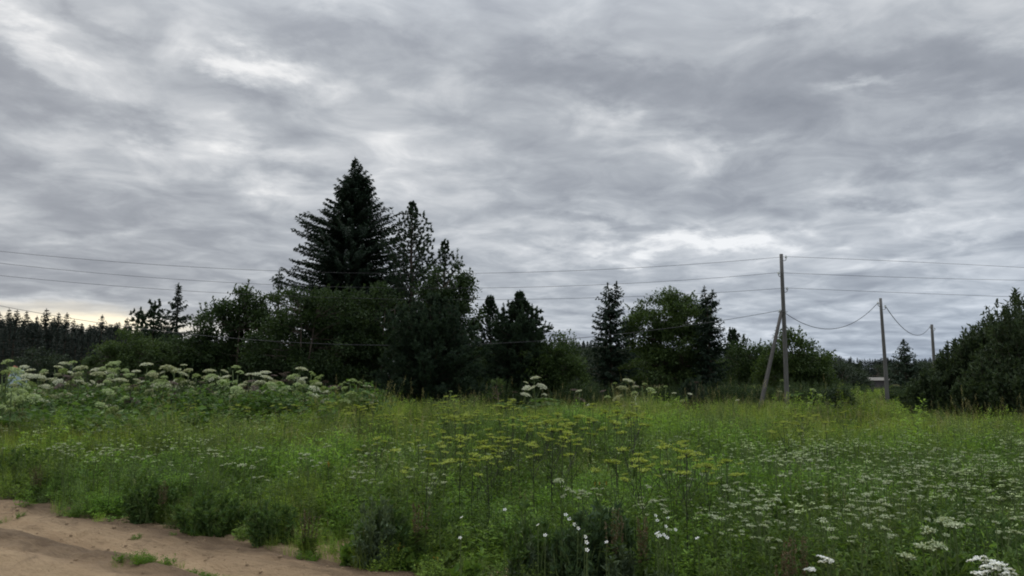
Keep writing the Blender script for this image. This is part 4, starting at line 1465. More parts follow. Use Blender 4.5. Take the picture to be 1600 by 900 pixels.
ORD = ['first', 'second', 'third', 'fourth', 'fifth', 'sixth', 'seventh', 'eighth', 'ninth', 'tenth', 'eleventh', 'twelfth', 'thirteenth', 'fourteenth', 'fifteenth', 'sixteenth', 'seventeenth', 'eighteenth']
HOGS = {
    'below the far conifer row': [(8, 557, 20, 'green', .9), (6, 573, 19, 'green', .8), (20, 600, 18, 'green', .5), (15, 584, 22, 'green', .8), (26, 590, 21, 'green', .8), (36, 586, 23, 'white', .9), (34, 566, 26, 'white', .9), (45, 571, 25.5, 'white', .9), (40, 580, 23.5, 'white', 1), (57, 581, 23.5, 'white', 1), (66, 576, 25, 'white', .8), (39, 594, 21, 'green', .5), (78, 585, 23, 'white', .8),
                                  (87, 566, 25, 'white', .9), (97, 562, 26, 'white', 1), (110, 560, 25.5, 'green', .9), (100, 580, 24, 'brown', .8)],
    'below the pale sloping bush': [(124, 568, 25, 'white', 1.1), (122, 588, 23.5, 'white', .7), (138, 576, 25, 'brown', .9), (149, 571, 25, 'white', 1), (150, 577, 24, 'white', 1.1), (168, 573, 26, 'white', .9), (165, 590, 23, 'green', .8), (181, 560, 25, 'green', .7), (180, 571, 24.5, 'green', .8), (185, 587, 23, 'white', 1.1),
                                    (179, 599, 21, 'green', .5), (193, 578, 26, 'brown', .9), (210, 573, 26, 'white', .9), (207, 595, 23, 'brown', .8)],
    'below the long-tipped spruce': [(226, 563, 25, 'white', 1.0), (236, 578, 24, 'white', 1), (219, 584, 25, 'brown', .8), (257, 567, 26, 'white', 1.1), (254, 583, 24, 'green', .7), (274, 571, 25, 'white', .9), (268, 590, 23, 'brown', .8), (284, 564, 26, 'white', .7), (292, 571, 25, 'white', .9), (304, 580, 25, 'green', .8)],
    'below the loose alder': [(325, 573, 25, 'white', 1), (329, 583, 24, 'green', 1), (347, 573, 26, 'white', .8), (312, 590, 24, 'brown', .7), (366, 567, 25, 'green', .9), (372, 575, 25, 'green', .8), (387, 578, 26, 'white', .8), (398, 577, 25, 'white', .9), (352, 592, 23, 'green', .8), (391, 588, 24, 'brown', .8)],
    'below the dense leafy alder': [(411, 576, 26, 'white', 1.1), (413, 583, 24.5, 'white', 1), (426, 580, 26, 'brown', .7), (435, 592, 24, 'green', .9), (446, 576, 27, 'brown', .8), (468, 570, 25, 'white', 1.0), (460, 583, 25, 'green', 1), (473, 584, 24.5, 'white', .9), (463, 594, 23.5, 'green', .9), (484, 576, 26, 'green', .5), (494, 584, 25, 'green', .6), (496, 592, 24, 'white', .7),
                                    (507, 590, 27, 'brown', .7)],
    'before the shaded alder': [(522, 598, 26, 'brown', 1.1), (549, 588, 24.5, 'green', .9), (571, 596, 25, 'white', .8), (548, 610, 24, 'green', 1.0), (537, 592, 25, 'green', .4), (560, 592, 26, 'green', .6)],
}
LOOK = {'white': 'white-headed', 'green': 'pale green-headed', 'brown': 'withered brown'}
for zone, lst in HOGS.items():
    for k, (px, py, Yd, kind, sz) in enumerate(sorted(lst)):
        zo = zone.replace('below', 'below')
        hogweed(px, py, Yd, kind, '%s giant hogweed, %s counting rightwards among those %s' % (LOOK[kind], ORD[k], zo), sz,
                heads=(2 if kind == 'brown' else int(hq.integers(3, 7))), leaves=(1 if kind == 'brown' else 3))
SOLO = [
    (703, 610, 29, 'green', .45, 1, 1, 'lone ring-like pale hogweed head against the bushy young pine'),
    (836, 588, 27, 'white', .95, 4, 4, 'tall white hogweed standing alone below the spreading pine'),
    (820, 595, 28, 'white', .6, 3, 3, 'lower pale hogweed leaning on the tall one below the spreading pine'),
    (803, 610, 29, 'brown', .7, 1, 1, 'withered hogweed peeping over the grass below the spreading pine'),
    (896, 606, 29, 'brown', .9, 2, 1, 'withered brown hogweed head below the round sallow'),
    (904, 608, 28, 'white', .8, 2, 2, 'pale hogweed head leaning against the withered one below the round sallow'),
    (942, 608, 30, 'brown', .8, 1, 0, 'withered hogweed at the foot of the gap-side twin spruce'),
    (979, 592, 27, 'white', 1.1, 5, 2, 'largest white hogweed umbel, in front of the big round willow'),
    (960, 597, 28, 'green', .5, 2, 2, 'small pale-headed hogweed on the gap side of the largest white umbel'),
    (1006, 598, 28, 'green', .6, 2, 1, 'pale hogweed just past the largest white umbel'),
    (992, 600, 29, 'brown', .9, 1, 0, 'brown dry hogweed right behind the largest white umbel'),
    (1021, 611, 29, 'white', .6, 1, 1, 'low white hogweed head under the middle of the big willow'),
    (1039, 602, 29, 'green', .5, 2, 1, 'thin green-headed hogweed under the middle of the big willow'),
    (1052, 612, 29, 'white', .6, 2, 1, 'low hogweed cluster on the gap side of the small bluish pine'),
    (1076, 613, 28, 'white', .6, 1, 1, 'round white hogweed head at the foot of the small bluish pine'),
    (1087, 595, 29, 'brown', .6, 0, 0, 'dry dark hogweed on one straight stalk beside the small bluish pine'),
    (1150, 623, 27, 'white', .6, 1, 2, 'low flat white hogweed head in the grass before the pole'),
    (1222, 593, 43, 'green', .9, 2, 2, 'pale hogweed half hidden by the braced pole'),
    (1218, 610, 36, 'white', .5, 1, 1, 'small hogweed between pole and brace'),
    (1268, 607, 31, 'green', .8, 2, 3, 'yellowish hogweed between the braced pole and the small flat-topped bush'),
    (1290, 611, 32, 'green', .6, 1, 3, 'lower yellowish hogweed nearest the small flat-topped bush'),
    (1263, 628, 29, 'green', .7, 1, 3, 'short green hogweed in front of the yellowish one past the braced pole'),
]
for px, py, Yd, kind, sz, nh, nl, lb in SOLO:
    hogweed(px, py, Yd, kind, lb, sz, heads=nh, leaves=nl, group='scattered giant hogweeds along the meadow edge')

# small bluish pine sapling, young birch sapling
l, c = pine_mesh(1.9, [(0, .55), (.6, .6), (1.3, .35), (1.9, .05)], 51, z0=.1, step=.16, per=5, upsweep=1.1, tuft=.14, needle=.02, nbr=(5, 8))
plant_tree('pine_sapling', 'small bluish pine sapling before the far edge of the big willow', 'sapling', base_xy(1080, 30), l, c, 'young_pine')
l, c = leafy_mesh(1.9, [(0, 0, 1.1, .35, .35, .75)], 52, nclump=22, per=45, leaf=.07, clump=.2, sprig=8)
plant_tree('birch_sapling', 'slender bright sapling before the thin see-through pine', 'sapling', base_xy(777, 29), l, c, 'willow')
l, c = leafy_mesh(1.35, [(0, 0, .8, .14, .14, .5)], 53, nclump=10, per=40, leaf=.07, clump=.12, sprig=2)
plant_tree('herb_spike', 'single pale green leafy spike before the bushy young pine', 'plant', base_xy(741, 27), l, c, 'willow', trunk='stem')

# ================================================================== MEADOW FLOWERS, each plant a thing
def flower_plant(name, h, heads, R, mat, stalk, seed, nray=14, leaves=8, leaf_mat='herb_leaf', dome=.15, floret=.012, small=.010, spread=.14, count=6):
    """returns (stem mesh incl. leaves, head mesh list with offsets)"""
    q = np.random.default_rng(seed)
    g = G()
    tops = []
    g.tube([(0, 0, -.05), (q.normal(0, .02), q.normal(0, .02), h * .5), (0, 0, h * .97)], [.006, .005, .003], 4, 0, cap=False)
    tops.append((0, 0, h * .97, 1.0))
    for k in range(heads - 1):
        a = k * 2.4 + q.uniform(-.3, .3)
        r_ = spread * q.uniform(.6, 1.2)
        t = np.array([cos(a) * r_, sin(a) * r_, h * q.uniform(.82, 1.0)])
        o = np.array([0, 0, h * q.uniform(.45, .7)])
        g.tube([o, (o + t) / 2 + [0, 0, -.02], t], [.004, .003, .002], 3, 0, cap=False)
        tops.append((*t, q.uniform(.6, .95)))
    n = leaves * 7
    zz = np.repeat(q.uniform(.08, .75, leaves) * h, 7)
    a = np.repeat(q.uniform(0, 6.28, leaves), 7)
    f = np.tile(np.linspace(.2, 1, 7), leaves)
    ll = np.repeat(q.uniform(.08, .2, leaves), 7)
    P = np.stack([np.cos(a) * ll * f, np.sin(a) * ll * f, zz + ll * f * .5], 1)
    D = np.stack([np.cos(a), np.sin(a), np.full(n, .2)], 1) + q.normal(0, .7, (n, 3))
    g.leaves(P, D, q.normal(0, .3, (n, 3)) + [0, 0, 1], q.uniform(.04, .09, n), q.uniform(.012, .028, n), 1)
    hm = []
    for k in range(2):
        gg = G()
        umbel(gg, np.zeros(3), (q.uniform(-.15, .15), q.uniform(-.15, .15), 1), R, R * dome, nray, floret, q, count=count, small=small)
        hm.append(gg.mesh('flower_head', [MT[mat], MT[stalk]]))
    return g.mesh('stem', [MT[stalk], MT['herb_solid']]), tops, hm


MT['herb_solid'] = foliage('flower_plant_leaves', (.050, .095, .022), (.115, .180, .042), .35)
FL = {}
FL['white'] = [flower_plant('w', .80, nh, .033, 'white_petal', 'stalk', 400 + i, nray=13, floret=.010, small=.010, spread=.12) for i, nh in enumerate((1, 2, 3))]
FL['yellow'] = [flower_plant('y', 1.25, nh, .056, 'yellow_umbel', 'dark_stalk', 420 + i, nray=18, floret=.016, small=.0135, spread=.26, leaves=16, dome=.03) for i, nh in enumerate((5, 6, 4))]
FL['yarrow'] = [flower_plant('a', .62, nh, .030, 'pure_petal', 'stalk', 440 + i, nray=12, floret=.010, small=.012, spread=.06, dome=.05) for i, nh in enumerate((3, 5))]
fq = np.random.default_rng(77)


def put_flower(kind, name, cat, x, y, z_top, label, group, part=None):
    ki = int(fq.integers(len(FL[kind])))
    sm_, tops, hm = FL[kind][ki]
    if part is not None:
        look = {'white': ('single-headed', 'two-headed', 'three-headed'), 'yellow': ('middling', 'full', 'sparse')}[kind][ki]
        label = '%s %s, %s %s' % (look, name.replace('_', ' ') if kind == 'white' else 'yellow-green umbel', part, label)
        group = label.replace('umbel', 'umbels', 1)
    z = zg(x, y)
    r = empty(name, (x, y, z), fq.uniform(0, 6.28))
    h0 = max(t[2] for t in tops)
    s = max(.35, (z_top - z) / h0)
    tag(r, label, cat, group)
    st = link('stem', sm_, r)
    st.scale = (1, 1, s)
    for tx, ty, tz, ts in tops:
        o = link('flower_head', hm[int(fq.integers(2))], r, (tx, ty, tz * s))
        o.scale = (ts * fq.uniform(.6, 1.1) * (1.15 if kind == 'yellow' else 1),) * 3
        tl = .12 if kind == 'yellow' else .25
        o.rotation_euler = (fq.uniform(-tl, tl), fq.uniform(-tl, tl), fq.uniform(0, 6))
    return r


def ground_hit(px, py, hz):
    """where the sight line of a pixel meets a layer hz metres above the meadow"""
    d = ray(px, py)
    Yd = 15.
    for _ in range(12):
        t = Yd / d[1]
        x = d[0] * t
        z = meadow_h(x, Yd) + hz
        if d[2] >= -.002: return None
        t = (z - CH) / d[2]
        Yd = .5 * Yd + .5 * min(90, t * d[1])
    return d[0] * Yd / d[1], Yd, float(meadow_h(d[0] * Yd / d[1], Yd) + hz)


# white umbels: (px range, py range, how many, label, group)
WZ = [
    ((1380, 1600), (702, 775), 46, 'of the thickest drift below the willow thicket'),
    ((1340, 1450), (742, 800), 26, 'of the bright patch before the yellow-green clump'),
    ((1190, 1330), (710, 775), 22, 'of the airy drift before the braced pole'),
    ((1180, 1340), (775, 850), 18, 'of the grass between campions and white patch'),
    ((1450, 1600), (775, 860), 14, 'of the scatter above the big corner bloom'),
    ((1340, 1460), (800, 895), 10, 'of the dim grass beside the corner bloom'),
    ((1020, 1190), (740, 800), 26, 'of the group beside the mound hollow'),
    ((1040, 1200), (800, 850), 8, 'of the scatter above the rusty sorrel'),
    ((850, 1030), (755, 800), 14, 'of the group under the shaded mound side'),
    ((540, 700), (692, 780), 26, 'of the group where the mound runs out'),
    ((380, 540), (688, 730), 12, 'of the plain grass above the track bend'),
    ((240, 420), (700, 775), 16, 'of the green slope above the track edge'),
    ((25, 130), (693, 725), 12, 'of the small group nearest the track start'),
    ((130, 240), (700, 755), 10, 'of the grass past the track start group'),
]


def part_of(px, x0, x1, py, y0, y1):
    h_ = ('leftward', 'central', 'rightward')[min(2, int((px - x0) / (x1 - x0) * 3))]
    return ('farthest', 'far', 'middle', 'near', 'nearest')[min(4, int((py - y0) / (y1 - y0) * 5))] + ' ' + h_ + ' part'


for (x0, x1), (y0, y1), n, lb in WZ:
    for k in range(n):
        for _ in range(30):
            px, py = fq.uniform(x0, x1), y0 + (y1 - y0) * fq.random() ** 1.15
            gh = ground_hit(px, py, fq.uniform(.66, 1.02))
            if gh and edge_at(gh[0], gh[1]) > .35: break
        put_flower('white', 'white_umbel', 'flower', gh[0], gh[1], gh[2], lb, None, part_of(px, x0, x1, py, y0, y1))
for px, py, lb in [(1470, 820, 'largest white umbel in the near grass, half of a close pair'), (1493, 822, 'other half of the close pair of large white umbels'), (1388, 758, 'big flat white umbel leading the bright patch'),
                   (873, 755, 'lone flat white umbel below the dark side of the mound'), (1443, 860, 'single white umbel low between the corner bloom and the campions')]:
    gh = ground_hit(px, py, .95)
    r = put_flower('white', 'white_umbel', 'flower', gh[0], gh[1], gh[2], lb, None)
    for o in r.children:
        if 'head' in o.name: o.scale = (1.5, 1.5, 1.5)

# yellow-green umbels on the mound
YZ = [
    ((775, 900), (650, 700), 24, 1.25, 'of the flowering mound crown'),
    ((900, 1005), (628, 672), 12, 1.45, 'of the tall group below the big willow'),
    ((650, 780), (680, 722), 12, 1.15, 'of the mound on its track side'),
    ((960, 1075), (690, 724), 10, 1.2, 'of the group around the pink fireweed'),
    ((690, 830), (620, 655), 18, 1.15, 'of the back edge under the pines'),
    ((580, 700), (645, 690), 10, 1.1, 'of the thin group before the bushy young pine'),
    ((1085, 1140), (712, 735), 4, 1.05, 'of the open grass past the mound'),
    ((1180, 1330), (640, 668), 10, 1.0, 'of the group at the braced pole foot'),
    ((460, 600), (628, 640), 12, 1.1, 'of the strip at the last hogweeds'),
    ((290, 460), (625, 638), 12, 1.0, 'of the strip below the alder hogweeds'),
]
for (x0, x1), (y0, y1), n, hz, lb in YZ:
    for k in range(n):
        px, py = fq.uniform(x0, x1), fq.uniform(y0, y1)
        gh = ground_hit(px, py, hz * fq.uniform(.85, 1.1))
        if gh is None or gh[1] > 36: gh = (*base_xy(px, 30.), float(zpix(py, 30., px)))
        put_flower('yellow', 'yellow_umbel', 'flower', gh[0], gh[1], gh[2], lb, None, part_of(px, x0, x1, py, y0, y1))


# campions / daisies with separate petals
def daisy_meshes(R=.021):
    g = G()
    g.tube([(0, 0, -.62), (.01, 0, -.3), (0, 0, 0)], [.004, .0035, .003], 4, 0, cap=False)
    stem = g.mesh('stem', MT['stalk'])
    g = G()
    n = 5
    a = np.arange(n) / n * 6.283
    D = np.stack([np.cos(a), np.sin(a), np.full(n, .45)], 1)
    g.leaves(D * .004, D, np.tile([0, 0, 1.], (n, 1)), R, R * .75, 0, mid=.6)
    pet = g.mesh('petals', MT['pure_petal'])
    g = G()
    g.tube([(0, 0, 0), (0, 0, .006)], [.007, .004], 6, 0)
    eye = g.mesh('centre', MT['green_cream'])
    return stem, pet, eye


DS = daisy_meshes()


def daisy(px, py, lb, group, tilt=.7, size=1.0):
    gh = ground_hit(px, py, .72)
    x, y, z = gh
    r = empty('white_campion', (x, y, z - .0), fq.uniform(0, 6.28))
    tag(r, lb, 'flower', group)
    s = link('stem', DS[0], r)
    s.scale = (1, 1, 1.1)
    a = fq.uniform(-.5, .5)
    for me, nm in ((DS[1], 'petals'), (DS[2], 'centre')):
        o = link(nm, me, r)
        o.rotation_euler = (tilt + a, a * 1.2, -r.rotation_euler[2] + a)
        o.scale = (size,) * 3


for px, py, lb in [(841, 821, 'lone white campion on the track side of the dark mugwort'), (852, 837, 'small white campion just under the lone one'), (884, 805, 'topmost white campion of the slanting string'), (890, 812, 'second white campion down the slanting string'),
                   (897, 820, 'third white campion down the slanting string'), (903, 826, 'tiny last white campion of the slanting string'), (914, 839, 'upper white campion of the stack beside the dark mugwort'), (916, 848, 'middle white campion of the stack beside the dark mugwort'),
                   (917, 860, 'lowest white campion of the stack beside the dark mugwort'), (1024, 806, 'upper white campion over the rusty sorrel'), (1027, 814, 'lower white campion over the rusty sorrel'), (1044, 810, 'long drooping white campion past the rusty sorrel'),
                   (1040, 823, 'white campion just over the dense campion knot'), (1055, 828, 'white campion past the dense campion knot'), (722, 809, 'white campion higher up in the plain track-side grass'), (719, 841, 'white campion lower down in the plain track-side grass'),
                   (789, 797, 'white campion alone above the track-side mugworts'), (948, 848, 'white campion between the mugwort and the dense knot'), (1090, 842, 'small campion past the dense knot')]:
    daisy(px, py, lb, 'white campions in the near grass', size=fq.uniform(.65, 1.0))
for k in range(6):
    daisy(fq.uniform(1024, 1048), fq.uniform(831, 843), 'white campion packed in the dense knot beside the rusty sorrel', 'campions in the dense knot', size=.8)


def near_depth(px, py, hz):
    """depth at which a plant hz tall reaches the sight line, pushed back until it roots in the meadow"""
    gh = ground_hit(px, py, hz)
    Yd = gh[1]
    u = ray(px, py)
    while edge_at(Yd * u[0] / u[1], Yd) < .25: Yd += .15
    return Yd


# two dense white blooms and small ones
def bloom(px, py, Yd, nh, wr, lb, R=.03):
    Yd = near_depth(px, py, .78)
    wr, R = wr * .62, R * .68
    gh = at(px, py, Yd)
    z = zg(gh[0], gh[1])
    q = np.random.default_rng(int(px))
    r = empty('white_bloom', (gh[0], gh[1], z))
    tag(r, lb, 'flower')
    g = G()
    tops = []
    for k in range(nh):
        t = np.array([q.normal(0, wr * .5), q.normal(0, wr * .4), gh[2] - z + q.normal(-.02, wr * .28)])
        g.tube([(0, 0, -.05), (t[0] * .4, t[1] * .4, t[2] * .5), t], [.006, .004, .003], 4, 0, cap=False)
        tops.append(t)
    link('stem', g.mesh('stem', MT['stalk']), r)
    hm = FL['yarrow'][0][2]
    for t in tops:
        o = link('flower_head', hm[int(q.integers(2))], r, tuple(t))
        o.rotation_euler = (q.uniform(-.3, .5), q.uniform(-.4, .4), 0)
        o.scale = (R / .03,) * 3


bloom(1553, 882, 7.0, 26, .17, 'big dense white bloom in the bottom corner of the meadow')
bloom(1566, 896, 6.9, 12, .16, 'lower lobe of white bloom under the big one in the corner')
bloom(1290, 873, 7.6, 8, .10, 'small white yarrow cluster on the track side of the corner bloom')
bloom(1268, 888, 7.3, 4, .06, 'tiny white yarrow cluster under the small one')
bloom(1530, 893, 7.1, 5, .07, 'outlying white bloom scrap beside the big corner bloom')


# fireweed, tansy, sorrel, mugwort, leafy clumps
def spike_plant(name, label, cat, px, py, Yd, h, matf, nspike, seed, group=None, wr=.12, fl=.025):
    if Yd < 15: Yd = near_depth(px, py, .92)
    b = at(px, py, Yd)
    if matf == 'rust': wr, nspike = .05, 8
    z = zg(b[0], b[1])
    q = np.random.default_rng(seed)
    r = empty(name, (b[0], b[1], z))
    tag(r, label, cat, group)
    g, gf, gl = G(), G(), G()
    H = max(b[2] - z, h * 1.5)
    for k in range(nspike):
        o = q.normal(0, wr, 2)
        hh = H * q.uniform(.85, 1.02)
        t = np.array([o[0], o[1], hh])
        g.tube([(o[0] * .3, o[1] * .3, -.05), (o[0] * .6, o[1] * .6, hh * .5), t], [.006, .005, .002], 4, 0, cap=False)
        n = 60
        f = q.uniform(1 - h / H, 1, n)
        P = np.stack([o[0] * (.3 + .7 * f), o[1] * (.3 + .7 * f), hh * f], 1)
        D = q.normal(0, 1, (n, 3)) * [1, 1, .5]
        gf.leaves(P, D, q.normal(0, 1, (n, 3)), fl * (1.6 - f) * q.uniform(.7, 1.3, n), fl * .8, 0)
        n = 50
        f = q.uniform(.1, 1 - h / H * .8, n)
        P = np.stack([o[0] * (.3 + .7 * f), o[1] * (.3 + .7 * f), hh * f], 1)
        D = q.normal(0, 1, (n, 3)) * [1, 1, .3] + [0, 0, .35]
        gl.leaves(P, D, q.normal(0, .3, (n, 3)) + [0, 0, 1], q.uniform(.06, .11, n), .018, 0)
    link('stem', g.mesh('stem', MT['stalk']), r)
    link('foliage', gl.mesh('foliage', MT['herb_solid']), r)
    link('flower_spike' if matf != 'rust' else 'seed_spike', gf.mesh('flower_spike', MT[matf]), r)
    return r


for px, py, Yd, lb in [(1014, 672, 17, 'tallest pink fireweed on the mound'), (1031, 684, 16.5, 'paler pink fireweed behind the mound crest grass'), (1058, 692, 16, 'faint pink fireweed at the far end of the mound'),
                       (248, 706, 15, 'dull pink fireweed on the slope above the track'), (620, 688, 17, 'faint pink fireweed track-side of the yellow umbels')]:
    spike_plant('fireweed', lb, 'flower', px, py, Yd, .22, 'pink', 3, int(px), 'pink fireweeds in the meadow', wr=.05, fl=.03)
for px, py, Yd, lb in [(1000, 803, 9.8, 'rusty red-brown sorrel patch beside the dark mugwort'), (1245, 838, 8.6, 'rusty sorrel low beside the white yarrow'), (1222, 852, 8.2, 'second rusty sorrel just below its neighbour'), (962, 797, 10.4, 'faint rusty sorrel behind the dark mugwort'),
                       (255, 752, 12.2, 'brownish sorrel over the ragged track edge'), (60, 735, 13.2, 'brownish sorrel near the start of the track'), (480, 822, 9.6, 'brown dry sorrel at the track edge'), (655, 775, 11.2, 'faint brown sorrel in track-side grass')]:
    spike_plant('sorrel', lb, 'plant', px, py, Yd, .38, 'rust', 9, int(px) + 1, 'rusty sorrels in the meadow', wr=.09, fl=.022)
for px, py, Yd, lb in [(629, 846, 8.6, 'brightest orange tansy close to the track edge'), (645, 851, 8.4, 'smaller orange tansy next to the brightest one'), (685, 866, 8.0, 'orange scrap of tansy nearest the bottom grass'), (912, 704, 15.5, 'yellow tansy button high on the mound'),
                       (940, 748, 13.0, 'yellow tansy button on the dark side of the mound'), (515, 714, 14.0, 'tiny yellow tansy in plain grass'), (815, 865, 8.2, 'orange tinted tansy below the lone campion')]:
    spike_plant('tansy', lb, 'flower', px, py, Yd, .035, 'orange', 3, int(px) + 2, 'yellow and orange tansies', wr=.035, fl=.014)


def clump_plant(name, label, cat, px, py, Yd, rx, seed, mat, nstem=26, per=60, leaf=.07, wide=.4, ry=None, group=None):
    if Yd < 12.5:
        k_ = near_depth(px, py, .90) / Yd
        Yd, rx, per = Yd * k_, rx * max(.75, k_) * 1.1, int(per * 1.4)
    elif Yd < 15: py, rx, per, leaf = py - 10, rx * 1.15, int(per * 1.5), leaf * 1.15
    b = at(px, py, Yd)
    z = zg(b[0], b[1])
    H = max(b[2] - z, .3)
    l, c = shrub_mesh(H, rx, ry or rx * .8, seed, nstem=nstem, leaf=leaf, per=per, wide=wide)
    r = empty(name, (b[0], b[1], z))
    tag(r, label, cat, group)
    link('stems', l.mesh('stems', MT['stalk']), r)
    link('foliage', c.mesh('foliage', MT[mat]), r)
    return r


MT['dark_herb'] = foliage('dark_mugwort_leaves', (.028, .056, .024), (.066, .112, .044), .3)
MT['mid_herb'] = foliage('mid_green_herb_leaves', (.040, .082, .024), (.090, .150, .040), .35)
MT['grey_herb'] = foliage('grey_green_herb_leaves', (.060, .095, .052), (.125, .170, .095), .35)
for px, py, Yd, rx, mat, lb, ns, lf in [
        (938, 782, 8.8, .50, 'dark_herb', 'darkest mugwort bush in the near grass, campions around it', 60, .065),
        (905, 812, 8.4, .34, 'dark_herb', 'lower dark mugwort on the track side of the darkest bush', 34, .06),
        (605, 790, 9.6, .42, 'mid_herb', 'bushy dark green mugwort overhanging the track edge', 34, .06),
        (590, 770, 10.2, .35, 'grey_herb', 'grey-green mugwort behind the one overhanging the track', 26, .06),
        (830, 790, 9.4, .30, 'mid_herb', 'mugwort on the track side of the topmost campion', 24, .06),
        (240, 745, 12.0, .40, 'mid_herb', 'dense herb bush over the first bend of the track edge', 30, .07),
        (60, 708, 14.2, .9, 'mid_herb', 'dark weedy thicket at the start of the track', 46, .07),
        (190, 735, 13.0, .5, 'mid_herb', 'brown-green weeds between the track and the first umbels', 28, .06),
        (330, 770, 11.2, .5, 'mid_herb', 'leafy weeds standing up along the ragged track edge', 30, .07),
        (430, 785, 10.4, .38, 'mid_herb', 'shadowy weeds at the deepest notch of the track edge', 28, .06),
        (850, 845, 7.7, .32, 'grey_herb', 'pale grey-green mugwort top below the string of campions', 26, .055),
        (960, 850, 7.5, .34, 'grey_herb', 'pale grey mugwort at the bottom beside the darkest bush', 26, .055),
        (1000, 865, 7.1, .30, 'grey_herb', 'pale leafy mugwort spires rising from the bottom edge', 22, .055),
        (1330, 652, 21.5, .95, 'dark_herb', 'rounded dark weed bush in front of the small flat-topped bush', 60, .08),
        (1190, 688, 17.5, 1.5, 'mid_herb', 'long low dark green weed bank before the braced pole', 60, .08),
        (1010, 706, 14.0, 1.1, 'dark_herb', 'dark leafy bulk of the mound facing the near grass', 70, .07),
        (925, 704, 14.4, 1.1, 'dark_herb', 'dark weeds under the yellow umbels of the mound', 70, .07),
        (835, 708, 14.6, 1.0, 'dark_herb', 'green weeds under the mound crown on the track side', 60, .07),
        (745, 722, 13.6, .9, 'mid_herb', 'green weeds where the mound slopes down to the track side', 50, .07),
        (1370, 745, 12.8, .8, 'dark_herb', 'dark weeds behind the bright patch of white umbels', 44, .06),
        (1300, 735, 13.6, .8, 'mid_herb', 'green weeds between the white drifts', 40, .06),
        (1540, 800, 9.6, .9, 'mid_herb', 'green grass-like weeds filling the corner above the big bloom', 50, .05),
        (1500, 770, 11.0, .8, 'mid_herb', 'low weeds between the corner weeds and the thick white drift', 44, .05)]:
    clump_plant('mugwort_bush' if 'mugwort' in lb else 'weed_bush', lb, 'weed', px, py, Yd, rx, int(px) + int(Yd * 7), mat, nstem=ns, leaf=lf)
for px, py, Yd, rx, lb in [(1455, 697, 15.8, .55, 'bright yellow-green leafy clump in the white drift'), (1100, 634, 27, 1.2, 'bright green leaf patch at the back of the meadow before the twin spruce'), (1135, 644, 25, .8, 'second bright green leaf patch nearer the braced pole'),
                           (560, 862, 8.1, .16, 'little bright green rosette at the track edge'), (1215, 762, 12.0, .25, 'flat yellow-green leaf spray in the airy drift'), (655, 865, 8.0, .2, 'fresh green weed under the orange tansy'), (725, 880, 7.6, .2, 'broad-leaved weed at the very end of the track edge'),
                           (260, 625, 23.5, 1.2, 'bright low leaf bank under the hogweeds below the long-tipped spruce'), (430, 622, 23.5, 1.3, 'bright low leaf bank under the hogweeds below the leafy alder'), (1260, 640, 28, .9, 'bright green leaf bank past the foot of the braced pole')]:
    clump_plant('leafy_weed', lb, 'weed', px, py, Yd, rx, int(px) + 5, 'bright_leaf', nstem=30, per=22, leaf=.13 if Yd > 14 else .07, wide=.7)
# dry dead stalk
g = G()
b = base_xy(993, 24)
z = zg(b[0], b[1])
tz = zpix(618, 24) - z
g.tube([(0, 0, -.05), (.02, 0, tz * .5), (-.01, 0, tz)], [.012, .009, .005], 5, 0)
for k in range(5):
    zz = tz * (.55 + .1 * k)
    g.tube([(0, 0, zz), (.10 * (-1) ** k, .03, zz + .16)], [.005, .003], 4, 0, cap=False)
tag(link('dead_stalk', g.mesh('dead_stalk', MT['cream']), None, (b[0], b[1], z)), 'pale dead stalk upright below the largest white hogweed umbel', 'stalk')


# ================================================================== MEADOW COVER (nobody could count it)
def grass_proto(seed, n, h, rad, w, heads=0, lean=.25):
    q = np.random.default_rng(seed)
    g = G()
    a = q.uniform(0, 6.28, n)
    r_ = rad * np.sqrt(q.random(n))
    P = np.stack([np.cos(a) * r_, np.sin(a) * r_, np.full(n, -.05)], 1)
    H = h * q.uniform(.45, 1.05, n)
    ln = np.stack([np.cos(a + q.normal(0, 1, n)), np.sin(a + q.normal(0, 1, n)), np.zeros(n)], 1) * (H * q.uniform(.05, lean * 2, n))[:, None]
    g.blades(P, H, ln, w * q.uniform(.7, 1.4, n), 0)
    if heads:
        i = q.integers(0, n, heads)
        hh = h * q.uniform(1.0, 1.35, heads)
        L2 = ln[i] * .7
        g.blades(P[i], hh, L2, .0035, 1)
        kk = 14
        tip = P[i] + L2 + np.stack([np.zeros(heads), np.zeros(heads), hh], 1)
        c = np.repeat(tip, kk, 0)
        f = np.tile(np.linspace(0, 1, kk), heads)[:, None]
        pp = c - [0, 0, .14] * f
        g.leaves(pp, q.normal(0, 1, pp.shape) * [1, 1, .4] + [0, 0, .5], q.normal(0, 1, pp.shape), .024, .006, 1)
    return g.mesh('grass_clump', [MT['grass'], MT['straw']])


def herb_proto(seed, nst, h, rad, leaf, wide, nl, mat, droop=.1, fine=False):
    q = np.random.default_rng(seed)
    g = G()
    for k in range(nst):
        a = q.uniform(0, 6.28)
        r_ = rad * sqrt(q.random())
        b = np.array([cos(a) * r_, sin(a) * r_, -.05])
        H = h * q.uniform(.65, 1.05)
        t = b + np.array([cos(a) * .12 * H, sin(a) * .12 * H, H])
        g.tube([b, (b + t) / 2 + q.normal(0, .01, 3), t], [.005, .004, .002], 3, 1, cap=False)
        n = nl
        f = q.random(n) ** .8
        P = b + (t - b) * f[:, None]
        d = q.normal(0, 1, (n, 3)) * [1, 1, .25] + [0, 0, .35 - droop]
        ll = leaf * (1.25 - .8 * f) * q.uniform(.7, 1.3, n)
        off = unit(d) * (q.random(n) * ll * (1.4 if fine else .5))[:, None]
        g.leaves(P + off, d, q.normal(0, .35, (n, 3)) + [0, 0, 1], ll, ll * wide, 0)
    return g.mesh('herb_clump', [MT[mat], MT['stalk']])


